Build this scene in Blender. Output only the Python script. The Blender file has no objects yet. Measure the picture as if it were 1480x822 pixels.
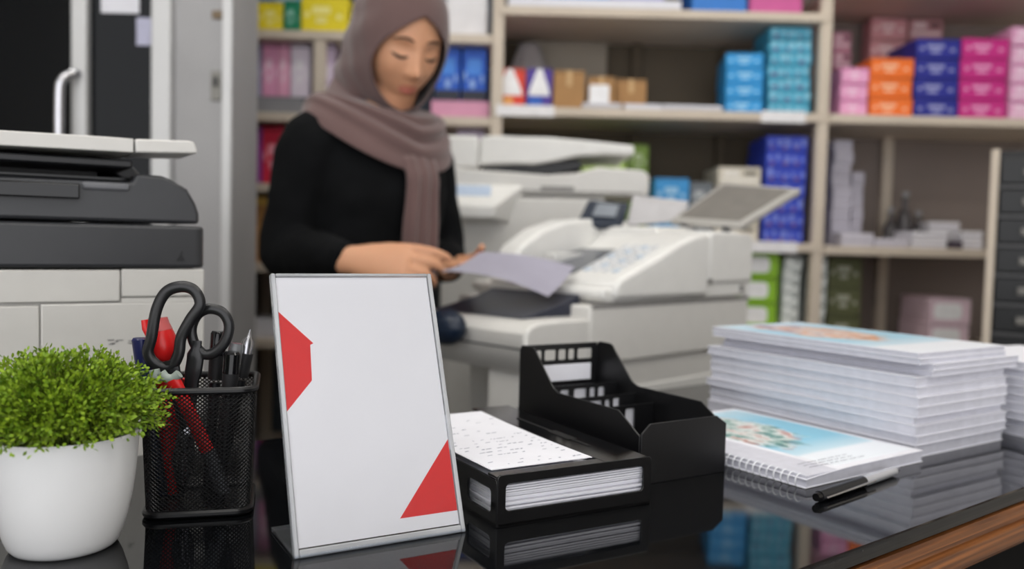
import bpy, bmesh, math, random
from math import sin, cos, pi, radians as rad, sqrt, exp
from mathutils import Vector, Matrix, Euler, noise
random.seed(7)
scene = bpy.context.scene
COL = scene.collection
# ------------------------------------------------------------------ camera
F = 1250.0
CZ = 1.09
HC = 0.85                                   # counter height
cam_d = bpy.data.cameras.new('camera'); cam = bpy.data.objects.new('camera', cam_d); COL.objects.link(cam)
RC = Matrix.Rotation(pi/2-rad(3.0), 3, 'X') @ Matrix.Rotation(rad(1.4), 3, 'Z')
cam.matrix_world = Matrix.Translation((0, 0, CZ)) @ RC.to_4x4()
cam_d.sensor_width = 36; cam_d.lens = F/1480*36; cam_d.clip_start = .05
cam_d.dof.use_dof = True; cam_d.dof.focus_distance = .72; cam_d.dof.aperture_fstop = 3.4
cam_d.dof.aperture_blades = 8
scene.camera = cam

def ray(px, py): return RC @ Vector(((px-740)/F, -(py-411)/F, -1))
def at(px, py, y):
    d = ray(px, py); return Vector((0, 0, CZ)) + d*(y/d.y)
def on(px, py, z=HC):
    d = ray(px, py); return Vector((0, 0, CZ)) + d*((z-CZ)/d.z)

# ------------------------------------------------------------------ materials
def lin(c):
    c = c/255.0
    return c/12.92 if c <= .04045 else ((c+.055)/1.055)**2.4
def col(c): return (lin(c[0]), lin(c[1]), lin(c[2]), 1)
MATS = {}
def mat(name, c, rough=.5, metal=0, var=.06, scale=30, bump=0, bscale=None, spec=.5, coat=0, trans=0, ior=1.45, emit=0, c2=None, sheen=0, sss=0):
    if name in MATS: return MATS[name]
    m = bpy.data.materials.new(name); m.use_nodes = True
    nt = m.node_tree; b = nt.nodes['Principled BSDF']
    b.inputs['Roughness'].default_value = rough; b.inputs['Metallic'].default_value = metal
    b.inputs['Specular IOR Level'].default_value = spec; b.inputs['IOR'].default_value = ior
    b.inputs['Coat Weight'].default_value = coat; b.inputs['Coat Roughness'].default_value = .08
    b.inputs['Transmission Weight'].default_value = trans
    b.inputs['Sheen Weight'].default_value = sheen
    if sss:
        b.inputs['Subsurface Weight'].default_value = sss; b.inputs['Subsurface Radius'].default_value = (.012, .005, .003); b.inputs['Subsurface Scale'].default_value = .6
    tc = nt.nodes.new('ShaderNodeTexCoord')
    nz = nt.nodes.new('ShaderNodeTexNoise'); nz.inputs['Scale'].default_value = scale; nz.inputs['Detail'].default_value = 4
    nt.links.new(tc.outputs['Object'], nz.inputs['Vector'])
    rp = nt.nodes.new('ShaderNodeValToRGB')
    a = col(c)
    if c2: e0, e1 = col(c2), a
    else:
        e0 = tuple(x*(1-var) for x in a[:3])+(1,); e1 = tuple(min(1, x*(1+var)) for x in a[:3])+(1,)
    rp.color_ramp.elements[0].position = .3; rp.color_ramp.elements[1].position = .7
    rp.color_ramp.elements[0].color = e0; rp.color_ramp.elements[1].color = e1
    nt.links.new(nz.outputs['Fac'], rp.inputs['Fac'])
    nt.links.new(rp.outputs['Color'], b.inputs['Base Color'])
    if emit:
        b.inputs['Emission Color'].default_value = a; b.inputs['Emission Strength'].default_value = emit
    if bump:
        n2 = nt.nodes.new('ShaderNodeTexNoise'); n2.inputs['Scale'].default_value = bscale or scale*8; n2.inputs['Detail'].default_value = 3
        nt.links.new(tc.outputs['Object'], n2.inputs['Vector'])
        bp = nt.nodes.new('ShaderNodeBump'); bp.inputs['Strength'].default_value = bump; bp.inputs['Distance'].default_value = .002
        nt.links.new(n2.outputs['Fac'], bp.inputs['Height']); nt.links.new(bp.outputs['Normal'], b.inputs['Normal'])
    MATS[name] = m
    return m

def clear_mat(name, c, body):
    """thin clear acrylic: see-through sheet with a mirror-like skin; body adds some of the milky edge colour"""
    m = bpy.data.materials.new(name); m.use_nodes = True; nt = m.node_tree; N = nt.nodes.new; L = nt.links.new
    for n in list(nt.nodes):
        if n.type != 'OUTPUT_MATERIAL': nt.nodes.remove(n)
    out = [n for n in nt.nodes if n.type == 'OUTPUT_MATERIAL'][0]
    tr = N('ShaderNodeBsdfTransparent'); tr.inputs['Color'].default_value = col(c)
    gl = N('ShaderNodeBsdfGlossy'); gl.inputs['Roughness'].default_value = .04
    fr = N('ShaderNodeFresnel'); fr.inputs['IOR'].default_value = 1.3
    pb = N('ShaderNodeBsdfPrincipled'); pb.inputs['Base Color'].default_value = col(c); pb.inputs['Roughness'].default_value = .1; pb.inputs['Metallic'].default_value = .0
    nz = N('ShaderNodeTexNoise'); nz.inputs['Scale'].default_value = 6; tc = N('ShaderNodeTexCoord'); L(tc.outputs['Object'], nz.inputs['Vector'])
    ml = N('ShaderNodeMath'); ml.operation = 'MULTIPLY'; L(nz.outputs['Fac'], ml.inputs[0]); ml.inputs[1].default_value = body*2
    m0 = N('ShaderNodeMixShader'); L(ml.outputs[0], m0.inputs[0]); L(tr.outputs[0], m0.inputs[1]); L(pb.outputs[0], m0.inputs[2])
    mx = N('ShaderNodeMixShader'); L(fr.outputs[0], mx.inputs[0]); L(m0.outputs[0], mx.inputs[1]); L(gl.outputs[0], mx.inputs[2]); L(mx.outputs[0], out.inputs['Surface'])
    MATS[name] = m; return m
# ------------------------------------------------------------------ mesh helpers
def B(): return bmesh.new()
def add_box(bm, x0, x1, y0, y1, z0, z1, M=None):
    vs = [bm.verts.new(v) for v in [(x0,y0,z0),(x1,y0,z0),(x1,y1,z0),(x0,y1,z0),(x0,y0,z1),(x1,y0,z1),(x1,y1,z1),(x0,y1,z1)]]
    for f in [(3,2,1,0),(4,5,6,7),(0,1,5,4),(1,2,6,5),(2,3,7,6),(3,0,4,7)]: bm.faces.new([vs[i] for i in f])
    if M is not None:
        for v in vs: v.co = M @ v.co
    return vs
def add_prism(bm, pts, lo, hi, axis='y'):
    """closed 2-D outline extruded along an axis: axis y -> pts are (x,z), z -> (x,y), x -> (y,z)"""
    def mk(p, t):
        return {'y': (p[0], t, p[1]), 'z': (p[0], p[1], t), 'x': (t, p[0], p[1])}[axis]
    a = [bm.verts.new(mk(p, lo)) for p in pts]; b = [bm.verts.new(mk(p, hi)) for p in pts]
    n = len(pts)
    bm.faces.new(a); bm.faces.new(b[::-1])
    for i in range(n): bm.faces.new([a[i], b[i], b[(i+1) % n], a[(i+1) % n]])
def add_rings(bm, rings, cap=True, closed=True):
    R = [[bm.verts.new(p) for p in r] for r in rings]
    n = len(R[0])
    for a, b in zip(R[:-1], R[1:]):
        for i in range(n if closed else n-1):
            bm.faces.new([a[i], a[(i+1) % n], b[(i+1) % n], b[i]])
    if cap:
        bm.faces.new(R[0][::-1]); bm.faces.new(R[-1])
    return R
def add_lathe(bm, prof, seg=48, c=(0, 0, 0)):
    rings = [[(c[0]+r*cos(2*pi*i/seg), c[1]+r*sin(2*pi*i/seg), c[2]+z) for i in range(seg)] for r, z in prof]
    add_rings(bm, rings)
def add_tube(bm, path, rad_, seg=10, squash=1.0, closed=False, up=None):
    """tube along a 3-D path; radius may be a list; squash flattens the second cross axis"""
    P = [Vector(p) for p in path]; n = len(P)
    R = rad_ if isinstance(rad_, (list, tuple)) else [rad_]*n
    t0 = (P[1]-P[0]).normalized()
    u = Vector(up) if up else (Vector((0, 0, 1)) if abs(t0.z) < .9 else Vector((0, 1, 0)))
    rings = []
    for i in range(n):
        if closed: t = (P[(i+1) % n]-P[i-1]).normalized()
        else: t = (P[min(i+1, n-1)]-P[max(i-1, 0)]).normalized()
        a = (u - t*u.dot(t))
        a = a.normalized() if a.length > 1e-6 else t.orthogonal().normalized()
        b = t.cross(a)
        if not up: u = a
        rings.append([P[i] + a*(R[i]*squash*cos(2*pi*k/seg)) + b*(R[i]*sin(2*pi*k/seg)) for k in range(seg)])
    if closed: rings.append(rings[0]); rr = add_rings(bm, rings, cap=False); bmesh.ops.remove_doubles(bm, verts=[v for r in (rr[0], rr[-1]) for v in r], dist=1e-7)
    else: add_rings(bm, rings)
def spline(pts, n=8, closed=False):
    P = [Vector(p) for p in pts]; out = []; m = len(P)
    for i in range(m if closed else m-1):
        p0 = P[(i-1) % m] if closed or i > 0 else P[0]
        p1 = P[i]; p2 = P[(i+1) % m]; p3 = P[(i+2) % m] if closed or i+2 < m else P[-1]
        for k in range(n):
            t = k/n
            out.append(.5*((2*p1)+(p2-p0)*t+(2*p0-5*p1+4*p2-p3)*t*t+(3*p1-p0-3*p2+p3)*t**3))
    if not closed: out.append(P[-1])
    return out
def add_ball(bm, c, r, seg=20, rings=12):
    rx, ry, rz = r if isinstance(r, (list, tuple)) else (r, r, r)
    add_rings(bm, [[(c[0]+rx*sin(pi*j/rings+1e-3)*cos(2*pi*i/seg), c[1]+ry*sin(pi*j/rings+1e-3)*sin(2*pi*i/seg), c[2]-rz*cos(pi*j/rings)) for i in range(seg)] for j in range(rings+1)])
def rrect(x0, x1, y0, y1, r, n=5):
    o = []
    for cx, cy, a0 in ((x1-r, y1-r, 0), (x0+r, y1-r, 90), (x0+r, y0+r, 180), (x1-r, y0+r, 270)):
        for k in range(n+1):
            a = rad(a0+90*k/n); o.append((cx+r*cos(a), cy+r*sin(a)))
    return o
def obj(name, bm, m=None, parent=None, bevel=0, seg=2, smooth=True, sub=0, loc=None, rz=None, solid=0, ang=35):
    me = bpy.data.meshes.new(name)
    bmesh.ops.recalc_face_normals(bm, faces=bm.faces[:])
    bm.to_mesh(me); bm.free()
    o = bpy.data.objects.new(name, me); COL.objects.link(o)
    if m: me.materials.append(m)
    if parent: o.parent = parent
    if loc is not None: o.location = loc
    if rz is not None: o.rotation_euler = (0, 0, rz)
    if smooth:
        for p in me.polygons: p.use_smooth = True
        try: me.set_sharp_from_angle(angle=rad(ang))
        except Exception: pass
    if solid:
        s = o.modifiers.new('solid', 'SOLIDIFY'); s.thickness = solid; s.offset = 0
    if sub:
        s = o.modifiers.new('sub', 'SUBSURF'); s.levels = sub; s.render_levels = sub
    if bevel:
        b = o.modifiers.new('bevel', 'BEVEL'); b.width = bevel; b.segments = seg; b.limit_method = 'ANGLE'; b.angle_limit = rad(40)
        b.harden_normals = False
    return o
def tag(o, label, cat, group=None, kind=None):
    o['label'] = label
    if cat: o['category'] = cat
    if group: o['group'] = group
    if kind: o['kind'] = kind
    return o
def thing(name, label, cat, loc=(0, 0, 0), rz=0, group=None):
    o = bpy.data.objects.new(name, None); COL.objects.link(o); o.empty_display_size = .05
    o.location = loc; o.rotation_euler = (0, 0, rz)
    return tag(o, label, cat, group)
def structure(o): o['kind'] = 'structure'; return o
def boxo(name, dims, m, parent=None, bevel=0, **k):
    bm = B(); add_box(bm, *dims); return obj(name, bm, m, parent, bevel=bevel, **k)

# ------------------------------------------------------------------ common materials
def granite():
    m = mat('black_granite', (9, 10, 12), .045, var=0.1, spec=.5, ior=1.52)
    nt = m.node_tree; b = nt.nodes['Principled BSDF']
    tc = nt.nodes.new('ShaderNodeTexCoord'); v = nt.nodes.new('ShaderNodeTexNoise'); v.inputs['Scale'].default_value = 900; v.inputs['Detail'].default_value = 2
    nt.links.new(tc.outputs['Object'], v.inputs['Vector'])
    r = nt.nodes.new('ShaderNodeValToRGB'); r.color_ramp.elements[0].position = .62; r.color_ramp.elements[1].position = .8
    r.color_ramp.elements[0].color = col((9, 10, 12)); r.color_ramp.elements[1].color = col((62, 64, 70))
    nt.links.new(v.outputs['Fac'], r.inputs['Fac']); nt.links.new(r.outputs['Color'], b.inputs['Base Color'])
    return m
def wood(name, c1, c2, ang, rough=.35, sc=3):
    m = bpy.data.materials.new(name); m.use_nodes = True; nt = m.node_tree; b = nt.nodes['Principled BSDF']
    tc = nt.nodes.new('ShaderNodeTexCoord'); mp = nt.nodes.new('ShaderNodeMapping')
    mp.inputs['Scale'].default_value = (sc*.6, sc*26, sc*34)
    nz = nt.nodes.new('ShaderNodeTexNoise'); nz.inputs['Scale'].default_value = 2.2; nz.inputs['Detail'].default_value = 6; nz.inputs['Distortion'].default_value = .15
    r = nt.nodes.new('ShaderNodeValToRGB'); r.color_ramp.elements[0].position = .35; r.color_ramp.elements[1].position = .65
    r.color_ramp.elements[0].color = col(c1); r.color_ramp.elements[1].color = col(c2)
    nt.links.new(tc.outputs['Object'], mp.inputs['Vector']); nt.links.new(mp.outputs['Vector'], nz.inputs['Vector'])
    nt.links.new(nz.outputs['Fac'], r.inputs['Fac']); nt.links.new(r.outputs['Color'], b.inputs['Base Color'])
    b.inputs['Roughness'].default_value = rough
    return m
M_GRAN = granite()
M_WOOD = wood('counter_wood', (80, 45, 21), (140, 86, 43), 0)
M_BLACKMETAL = mat('black_powder_coat', (17, 17, 19), .38, var=.1, bump=.05, scale=60)
M_GLOSSBLACK = mat('gloss_black_plastic', (14, 14, 16), .14, var=.1)
M_PAPER = mat('white_paper', (226, 226, 233), .75, var=.02)
M_PAGE = mat('page_edges', (200, 200, 210), .85, var=.05, scale=80)
M_SKIN = mat('skin', (206, 152, 118), .5, var=.04, scale=12, sss=.15)
M_BLACKCLOTH = mat('black_cloth', (11, 12, 14), .95, var=.2, scale=14, bump=.25, bscale=400, spec=.2)
M_HIJAB = mat('mauve_cloth', (100, 77, 75), .85, var=.08, scale=10, bump=.2, bscale=500, sheen=.3)
M_MACHINE = mat('machine_beige', (214, 212, 208), .45, var=.02, bump=.03, bscale=600)
M_MACHINE2 = mat('machine_white', (226, 225, 222), .4, var=.02)
M_SEAM = mat('dark_seam', (60, 60, 62), .7)
M_GREYDARK = mat('charcoal_plastic', (50, 51, 54), .34, var=.04, bump=.04, bscale=700)
M_DARKPL = mat('dark_plastic', (22, 23, 26), .4)
M_NAVY = mat('navy_plastic', (22, 34, 52), .3)
M_STEEL = mat('steel', (190, 190, 195), .25, metal=1)
M_CHROME = mat('chrome', (215, 215, 220), .12, metal=1)
M_SHELF = mat('shelf_beige', (204, 191, 175), .6, var=.05, scale=6)
M_WHITEPL = mat('white_plastic', (236, 236, 238), .35, var=.01)

# ================================================================== ROOM
def room():
    m_floor = mat('floor_tile', (150, 146, 140), .35, var=.06, scale=4)
    structure(boxo('floor', (-3.4, 2.6, -2.2, 3.6, -.1, 0), m_floor))
    structure(boxo('ceiling', (-3.4, 2.6, -2.2, 3.6, 2.9, 3.0), mat('ceiling_white', (225, 225, 222), .8)))
    structure(boxo('wall_back', (-3.4, 2.6, 3.5, 3.6, 0, 2.9), mat('wall_taupe', (140, 128, 118), .8, var=.08, scale=3)))
    structure(boxo('wall_right', (2.5, 2.6, -2.2, 3.5, 0, 2.9), mat('wall_cream', (205, 200, 192), .8)))
    structure(boxo('wall_left', (-3.4, -3.3, -2.2, 3.5, 0, 2.9), mat('wall_cream', (205, 200, 192), .8)))
    # ceiling lamps out of view; the shop-front pair is added to light the sign
    m_em = mat('lamp_diffuser', (255, 252, 246), .5, emit=LAMP)
    m_fr = mat('lamp_frame', (220, 220, 220), .4)
    for x, y, w in ((-.75, -.5, 'added to light the sign, left side of the shop front'), (.75, -.5, 'added to light the sign, right side of the shop front'), (-.75, .7, 'over the counter end with the plant'), (.85, .7, 'over the counter end with the booklets'),
                    (-.75, 2.2, 'over the woman'), (.95, 2.2, 'before the right shelf bay')):
        t = thing('ceiling_lamp', 'white fluorescent ceiling lamp %s' % w, 'lamp', (x, y, 2.9), 0, 'fluorescent ceiling lamps')
        bm = B(); add_box(bm, -.62, .62, -.16, -.14, -.07, 0); add_box(bm, -.62, .62, .14, .16, -.07, 0); add_box(bm, -.62, -.6, -.14, .14, -.07, 0); add_box(bm, .6, .62, -.14, .14, -.07, 0)
        obj('frame', bm, m_fr, t, bevel=.003)
        boxo('diffuser', (-.6, .6, -.14, .14, -.06, -.04), m_em, t)
LAMP = 9.5
room()

# ================================================================== COUNTER
CA = rad(37.8)
ce, cn = Vector((cos(CA), sin(CA), 0)), Vector((-sin(CA), cos(CA), 0))
CO = Vector((.3825, .7525, 0))
counter = thing('shop_counter', 'black polished granite shop counter with brown wooden front edging', 'counter', CO, CA)
CW = .60
def prof_extrude(name, prof, x0, x1, m, parent, bevel=0, seg=2):
    bm = B(); add_prism(bm, prof, x0, x1, 'x'); return obj(name, bm, m, parent, bevel=bevel, seg=seg, smooth=False)
prof_extrude('granite_top', [(0, HC-.006), (.0006, HC-.0036), (.002, HC-.0016), (.0038, HC-.0004), (.006, HC), (CW, HC), (CW, HC-.02), (.05, HC-.02), (.05, HC-.0135), (.004, HC-.0135), (.0, HC-.010)], -1.6, 1.2, M_GRAN, counter)
prof_extrude('wood_edging', [(.0, HC-.0135), (-.004, HC-.016), (-.005, HC-.021), (-.001, HC-.0235), (-.002, HC-.027), (-.008, HC-.029), (-.0095, HC-.034), (-.0095, HC-.044), (-.006, HC-.049), (.049, HC-.049), (.049, HC-.0135)], -1.6, 1.2, M_WOOD, counter)
boxo('front_panel', (-1.6, 1.2, .05, .08, 0, HC-.02), mat('panel_black', (7, 7, 7), .9, spec=.2), counter)
boxo('side_panel', (-1.6, -1.57, .08, CW-.02, 0, HC-.02), MATS['panel_black'], counter)
boxo('side_panel', (1.17, 1.2, .08, CW-.02, 0, HC-.02), MATS['panel_black'], counter)

# ================================================================== POTTED PLANT
CUP = Vector((-.299, .703, HC)); CUPA = rad(15)
def plant():
    t = thing('potted_plant', 'small bushy green plant in a round white pot on the counter', 'plant', (-.335, .645, HC))
    prof = [(.001, 0), (.033, 0), (.0362, .0012), (.0385, .004), (.0410, .010), (.0445, .022), (.0478, .038), (.0502, .056), (.0518, .074), (.0525, .086), (.0515, .0875), (.0495, .0865), (.048, .075), (.046, .06), (.001, .06)]
    bm = B(); add_lathe(bm, prof, 64); obj('pot', bm, mat('white_ceramic', (236, 236, 236), .3, var=.01, spec=.4), t)
    bm = B(); add_lathe(bm, [(.001, .0605), (.047, .0605), (.047, .074), (.03, .078), (.001, .08)], 32); obj('soil', bm, mat('soil', (40, 30, 22), .95, bump=.6, scale=90), t)
    rnd = random.Random(3)
    bm = B(); bs = B()
    def leaf(p, d, L, w):
        d = d.normalized(); s = d.orthogonal().normalized(); s = (Matrix.Rotation(rnd.random()*6.28, 3, d) @ s); n = d.cross(s)
        vs = [bm.verts.new(p), bm.verts.new(p+d*L*.45+s*w+n*w*.25), bm.verts.new(p+d*L*.8+s*w*.75+n*w*.1), bm.verts.new(p+d*L), bm.verts.new(p+d*L*.8-s*w*.75+n*w*.1), bm.verts.new(p+d*L*.45-s*w+n*w*.25)]
        bm.faces.new(vs)
    for k in range(620):
        # sprig from near the soil out to a flattened dome
        a = rnd.random()*2*pi; e = math.acos(1-rnd.random()*1.02)
        dome = Vector((cos(a)*sin(e), sin(a)*sin(e), cos(e)))
        f = .74+.36*rnd.random()
        tip = Vector((dome.x*.073*f, dome.y*.073*f, .092+dome.z*.054*f*(1 if dome.z > 0 else .3)))
        b0 = Vector((dome.x*.03, dome.y*.03, .078))
        mid = b0.lerp(tip, .5)+Vector((0, 0, .012))
        pts = spline([b0, mid, tip], 3)
        cw = [Matrix.Rotation(-CUPA, 3, 'Z') @ (pt_+Vector((-.335, .645, HC))-CUP) for pt_ in pts[3:]]
        if any(c_.x > -.015 and c_.y > -.015 and c_.z < .122 for c_ in cw): continue
        add_tube(bs, pts, .0005, 4)
        N = 15
        for i in range(N):
            q = .35+.65*i/(N-1)
            idx = q*(len(pts)-1); j = min(int(idx), len(pts)-2); p = pts[j].lerp(pts[j+1], idx-j); d = (pts[j+1]-pts[j]).normalized()
            o = d.orthogonal().normalized(); o = Matrix.Rotation(i*2.4+k, 3, d) @ o
            br = p+(d*.4+o)*(.0022+.0028*rnd.random())
            leaf(br, d*.8+o*(.7+.4*rnd.random())+Vector((0, 0, .3)), .0036+.0016*rnd.random(), .0009+.0004*rnd.random())
            if i > 6:
                leaf(p, d+o*.5, .0036, .0011)
    m = mat('leaf_green', (150, 176, 44), .5, c2=(66, 104, 16), scale=120, spec=.3)
    b = m.node_tree.nodes['Principled BSDF']; b.inputs['Transmission Weight'].default_value = 0
    b.inputs['Subsurface Weight'].default_value = .2; b.inputs['Subsurface Radius'].default_value = (.003, .004, .001)
    fo = obj('foliage', bm, m, t, smooth=False); obj('twigs', bs, mat('twig', (96, 112, 36), .7), t); 
plant()

# ================================================================== PEN HOLDER + CONTENTS
CUP = Vector((-.299, .703, HC)); CUPA = rad(15)
def cup_outline(s, n=6):
    """rounded square, side s, corner at origin (front left)"""
    return s
def penholder():
    t = thing('pen_holder', 'square black wire-mesh pen holder full of pens and scissors', 'pen holder', CUP, CUPA)
    W, Hh, fl = .083, .108, .004
    r = .012
    base = rrect(0, W, 0, W, r, 6)
    # perimeter param
    per = []
    pts = [Vector((p[0], p[1], 0)) for p in base]; n = len(pts)
    L = [0]
    for i in range(n): L.append(L[-1]+(pts[(i+1) % n]-pts[i]).length)
    def P(u, v):
        d = (u % 1.0)*L[-1]
        i = 0
        while L[i+1] < d: i += 1
        q = (d-L[i])/(L[i+1]-L[i]); p = pts[i].lerp(pts[(i+1) % n], q)
        c = Vector((W/2, W/2, 0)); k = 1+fl*2/W*v
        p = c+(p-c)*k; p.z = .004+v*(Hh-.006)
        return p
    NU, NV = 84, 30
    bm = B(); grid = {}
    def V(i, j):
        key = (i % (2*NU), j)
        if key not in grid: grid[key] = bm.verts.new(P(key[0]/(2*NU), j/(2*NV)))
        return grid[key]
    for j in range(0, 2*NV-1):
        for i in range(2*NU):
            if (i+j) % 2 == 0:
                try: bm.faces.new([V(i, j), V(i+1, j+1), V(i, j+2), V(i-1, j+1)])
                except ValueError: pass
    o = obj('mesh_wall', bm, M_BLACKMETAL, t, smooth=False)
    w = o.modifiers.new('wire', 'WIREFRAME'); w.thickness = .0011; w.use_replace = True; w.use_boundary = True
    k = 1+fl*2/W
    c = Vector((W/2, W/2, 0))
    bm = B(); add_tube(bm, [c+(p-c)*k+Vector((0, 0, Hh)) for p in pts], .003, 10, closed=True); obj('rim', bm, M_BLACKMETAL, t)
    bm = B(); add_tube(bm, [p+Vector((0, 0, .004)) for p in pts], .0035, 10, closed=True)
    add_prism(bm, [(p.x, p.y) for p in pts], .001, .003, 'z'); obj('base', bm, M_BLACKMETAL, t)
    return t
penholder()
def stick(name, label, cat, parts, group=None):
    """long writing tool: parts = list of (part name, path, radii, material); first point is the foot"""
    base = Vector(parts[0][1][0]); t = thing(name, label, cat, base)
    for pn, path, r, m in parts:
        bm = B(); add_tube(bm, [Vector(p)-base for p in path], r, 14); obj(pn, bm, m, t)
    if group: t['group'] = group
    return t
SC = .742
def q(px, py, d=SC): return at(px, py, d)
def scissors():
    base = q(262, 722, .748)
    t = thing('scissors', 'black-handled scissors standing handles up in the mesh pen holder', 'scissors', base)
    m = mat('scissor_handle', (30, 30, 32), .3, var=.08, bump=.05, bscale=900)
    def P(l, d=SC): return [q(x, y, d)-base for x, y in l]
    # larger bow
    l = [(219, 487), (214, 510), (226, 527), (246, 531), (258, 512), (262, 487), (275, 462), (289, 440), (281, 420), (262, 414), (240, 422), (226, 448)]
    bm = B(); add_tube(bm, spline(P(l), 6, True), .0050, 12, closed=True, up=(0, 1, 0), squash=.75)
    a = P([(232, 530), (262, 480)]); 
    add_tube(bm, spline(P([(246, 520), (252, 545), (262, 590), (268, 620)]), 4), [.007]*3+[.0066]*4+[.006]*3+[.0045]*3, 12, squash=.5, up=(0, 1, 0))
    obj('handle', bm, m, t)
    l = [(277, 482), (283, 500), (296, 512), (312, 508), (326, 492), (331, 470), (322, 452), (304, 446), (288, 452), (279, 466)]
    bm = B(); add_tube(bm, spline(P(l, SC+.0085), 6, True), .0047, 12, closed=True, up=(0, 1, 0), squash=.75)
    add_tube(bm, spline(P([(284, 492), (282, 520), (276, 560), (272, 620)], SC+.007), 4), [.0048]*3+[.0075]*4+[.0065]*3+[.0045]*3, 12, squash=.5, up=(0, 1, 0))
    obj('handle', bm, m, t)
    for s, dd in ((258, SC), (276, SC+.006)):
        bm = B()
        p0, p1, p2 = q(268 if s < 270 else 272, 615, dd)-base, q(s-2, 665, dd+.004)-base, q(262, 719, dd+.006)-base
        w = Vector((.005, 0, 0)); th = Vector((0, .0012, 0))
        add_rings(bm, [[p-w*k-th, p+w*k-th, p+w*k+th, p-w*k+th] for p, k in ((p0, 1), (p1, .9), (p2, .25))])
        obj('blade', bm, M_STEEL, t)
    bm = B(); add_tube(bm, [q(271, 622, SC-.006)-base, q(271, 622, SC+.016)-base], .0035, 14); obj('pivot_screw', bm, M_STEEL, t)
scissors()
M_RED = mat('red_plastic', (214, 34, 34), .3, var=.04)
stick('marker_pen', 'red capped marker behind the large scissor bow in the pen holder', 'marker pen', [
    ('barrel', [q(250, 712, .765), q(240, 600, .765), q(238, 520, .765)], [.007, .0085, .0085], M_RED),
    ('cap', [q(238, 520, .765), q(237, 512, .765), q(235, 497, .765), q(231, 478, .765)], [.0085, .0120, .0140, .0108], M_RED),
    ('cap_tip', [q(231, 478, .765), q(229, 468, .765), q(228, 459, .765)], [.0110, .0094, .0082], mat('clear_pink_plastic', (240, 120, 120), .15, trans=.4)),
    ('cap_clip', [q(220, 492, .76), q(211, 474, .76), q(209, 462, .76)], [.0035, .0035, .003], M_RED)])
stick('ballpoint_pen', 'navy blue capped pen beside the potted plant, in the pen holder', 'pen', [
    ('barrel', [q(236, 716, .755), q(216, 590, .752)], [.0045, .0048], M_NAVY),
    ('cap', [q(216, 590, .752), q(203, 490, .75), q(203, 488, .75)], [.0070, .0074, .006], mat('navy_cap', (26, 30, 74), .3))])
def blackpen(lab, foot, top, d0, d1, tip):
    f, a = q(*foot, d0), q(*top, d1)
    c = f.lerp(a, .72)
    ps = [('barrel', [f, f.lerp(a, .7)], [.0042, .0052], M_DARKPL), ('grip', [c, f.lerp(a, .86)], [.0064, .0068], mat('pen_grip', (28, 28, 30), .6))]
    if tip == 'silver':
        ps += [('tip', [f.lerp(a, .86), f.lerp(a, .93), f.lerp(a, .96), a], [.0060, .0052, .0022, .0007], M_STEEL)]
    elif tip == 'clear':
        ps += [('cap', [f.lerp(a, .86), f.lerp(a, .97), a], [.0064, .0062, .005], mat('clear_smoke', (150, 152, 155), .1, trans=.5))]
    else:
        ps += [('cap', [f.lerp(a, .86), f.lerp(a, .985), a], [.0072, .0070, .0055], M_GLOSSBLACK)]
    stick('ballpoint_pen', lab, 'pen', ps, 'pens in the mesh pen holder')
blackpen('black pen with a pointed silver tip at the far corner of the pen holder', (312, 720), (362, 476), .765, .775, 'silver')
blackpen('short black pen with a smoky clear end, beside the silver-tipped one', (306, 722), (342, 496), .757, .760, 'clear')
blackpen('black capped pen leaning in front of the silver-tipped pen in the holder', (318, 728), (336, 508), .747, .748, 'cap')
blackpen('black capped pen seen through the small scissor bow in the holder', (298, 728), (316, 478), .772, .780, 'cap')
def pliers():
    base = q(270, 715, .73)
    t = thing('side_cutter', 'red-handled cutter with grey grip ends crossing inside the mesh pen holder', 'cutter', base)
    mg = mat('grey_green_grip', (150, 160, 152), .5)
    def tp(name, l, r, m, d=.722, sq=.6):
        bm = B(); add_tube(bm, [p-base for p in spline([q(x, y, d+k) for x, y, k in l], 5)], r, 12, squash=sq, up=(0, 1, 0)); obj(name, bm, m, t)
    tp('handle', [(250, 548, .0), (268, 585, .002), (285, 620, .005), (300, 652, .007)], .0062, M_RED)
    tp('handle', [(270, 548, .038), (262, 590, .040), (250, 640, .042), (238, 690, .044)], .0042, M_RED)
    tp('grip_end', [(233, 538, .0), (240, 546, 0), (250, 547, 0), (259, 540, 0)], .0040, mg, sq=.9)
    tp('grip_end', [(223, 534, .006), (225, 543, .006), (227, 552, .006)], .0045, mg, .722, .9)
    tp('jaw', [(300, 650, .007), (312, 680, .011), (324, 712, .014)], .0065, mat('tool_grey', (120, 122, 126), .4, metal=.6))
pliers()

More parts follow.
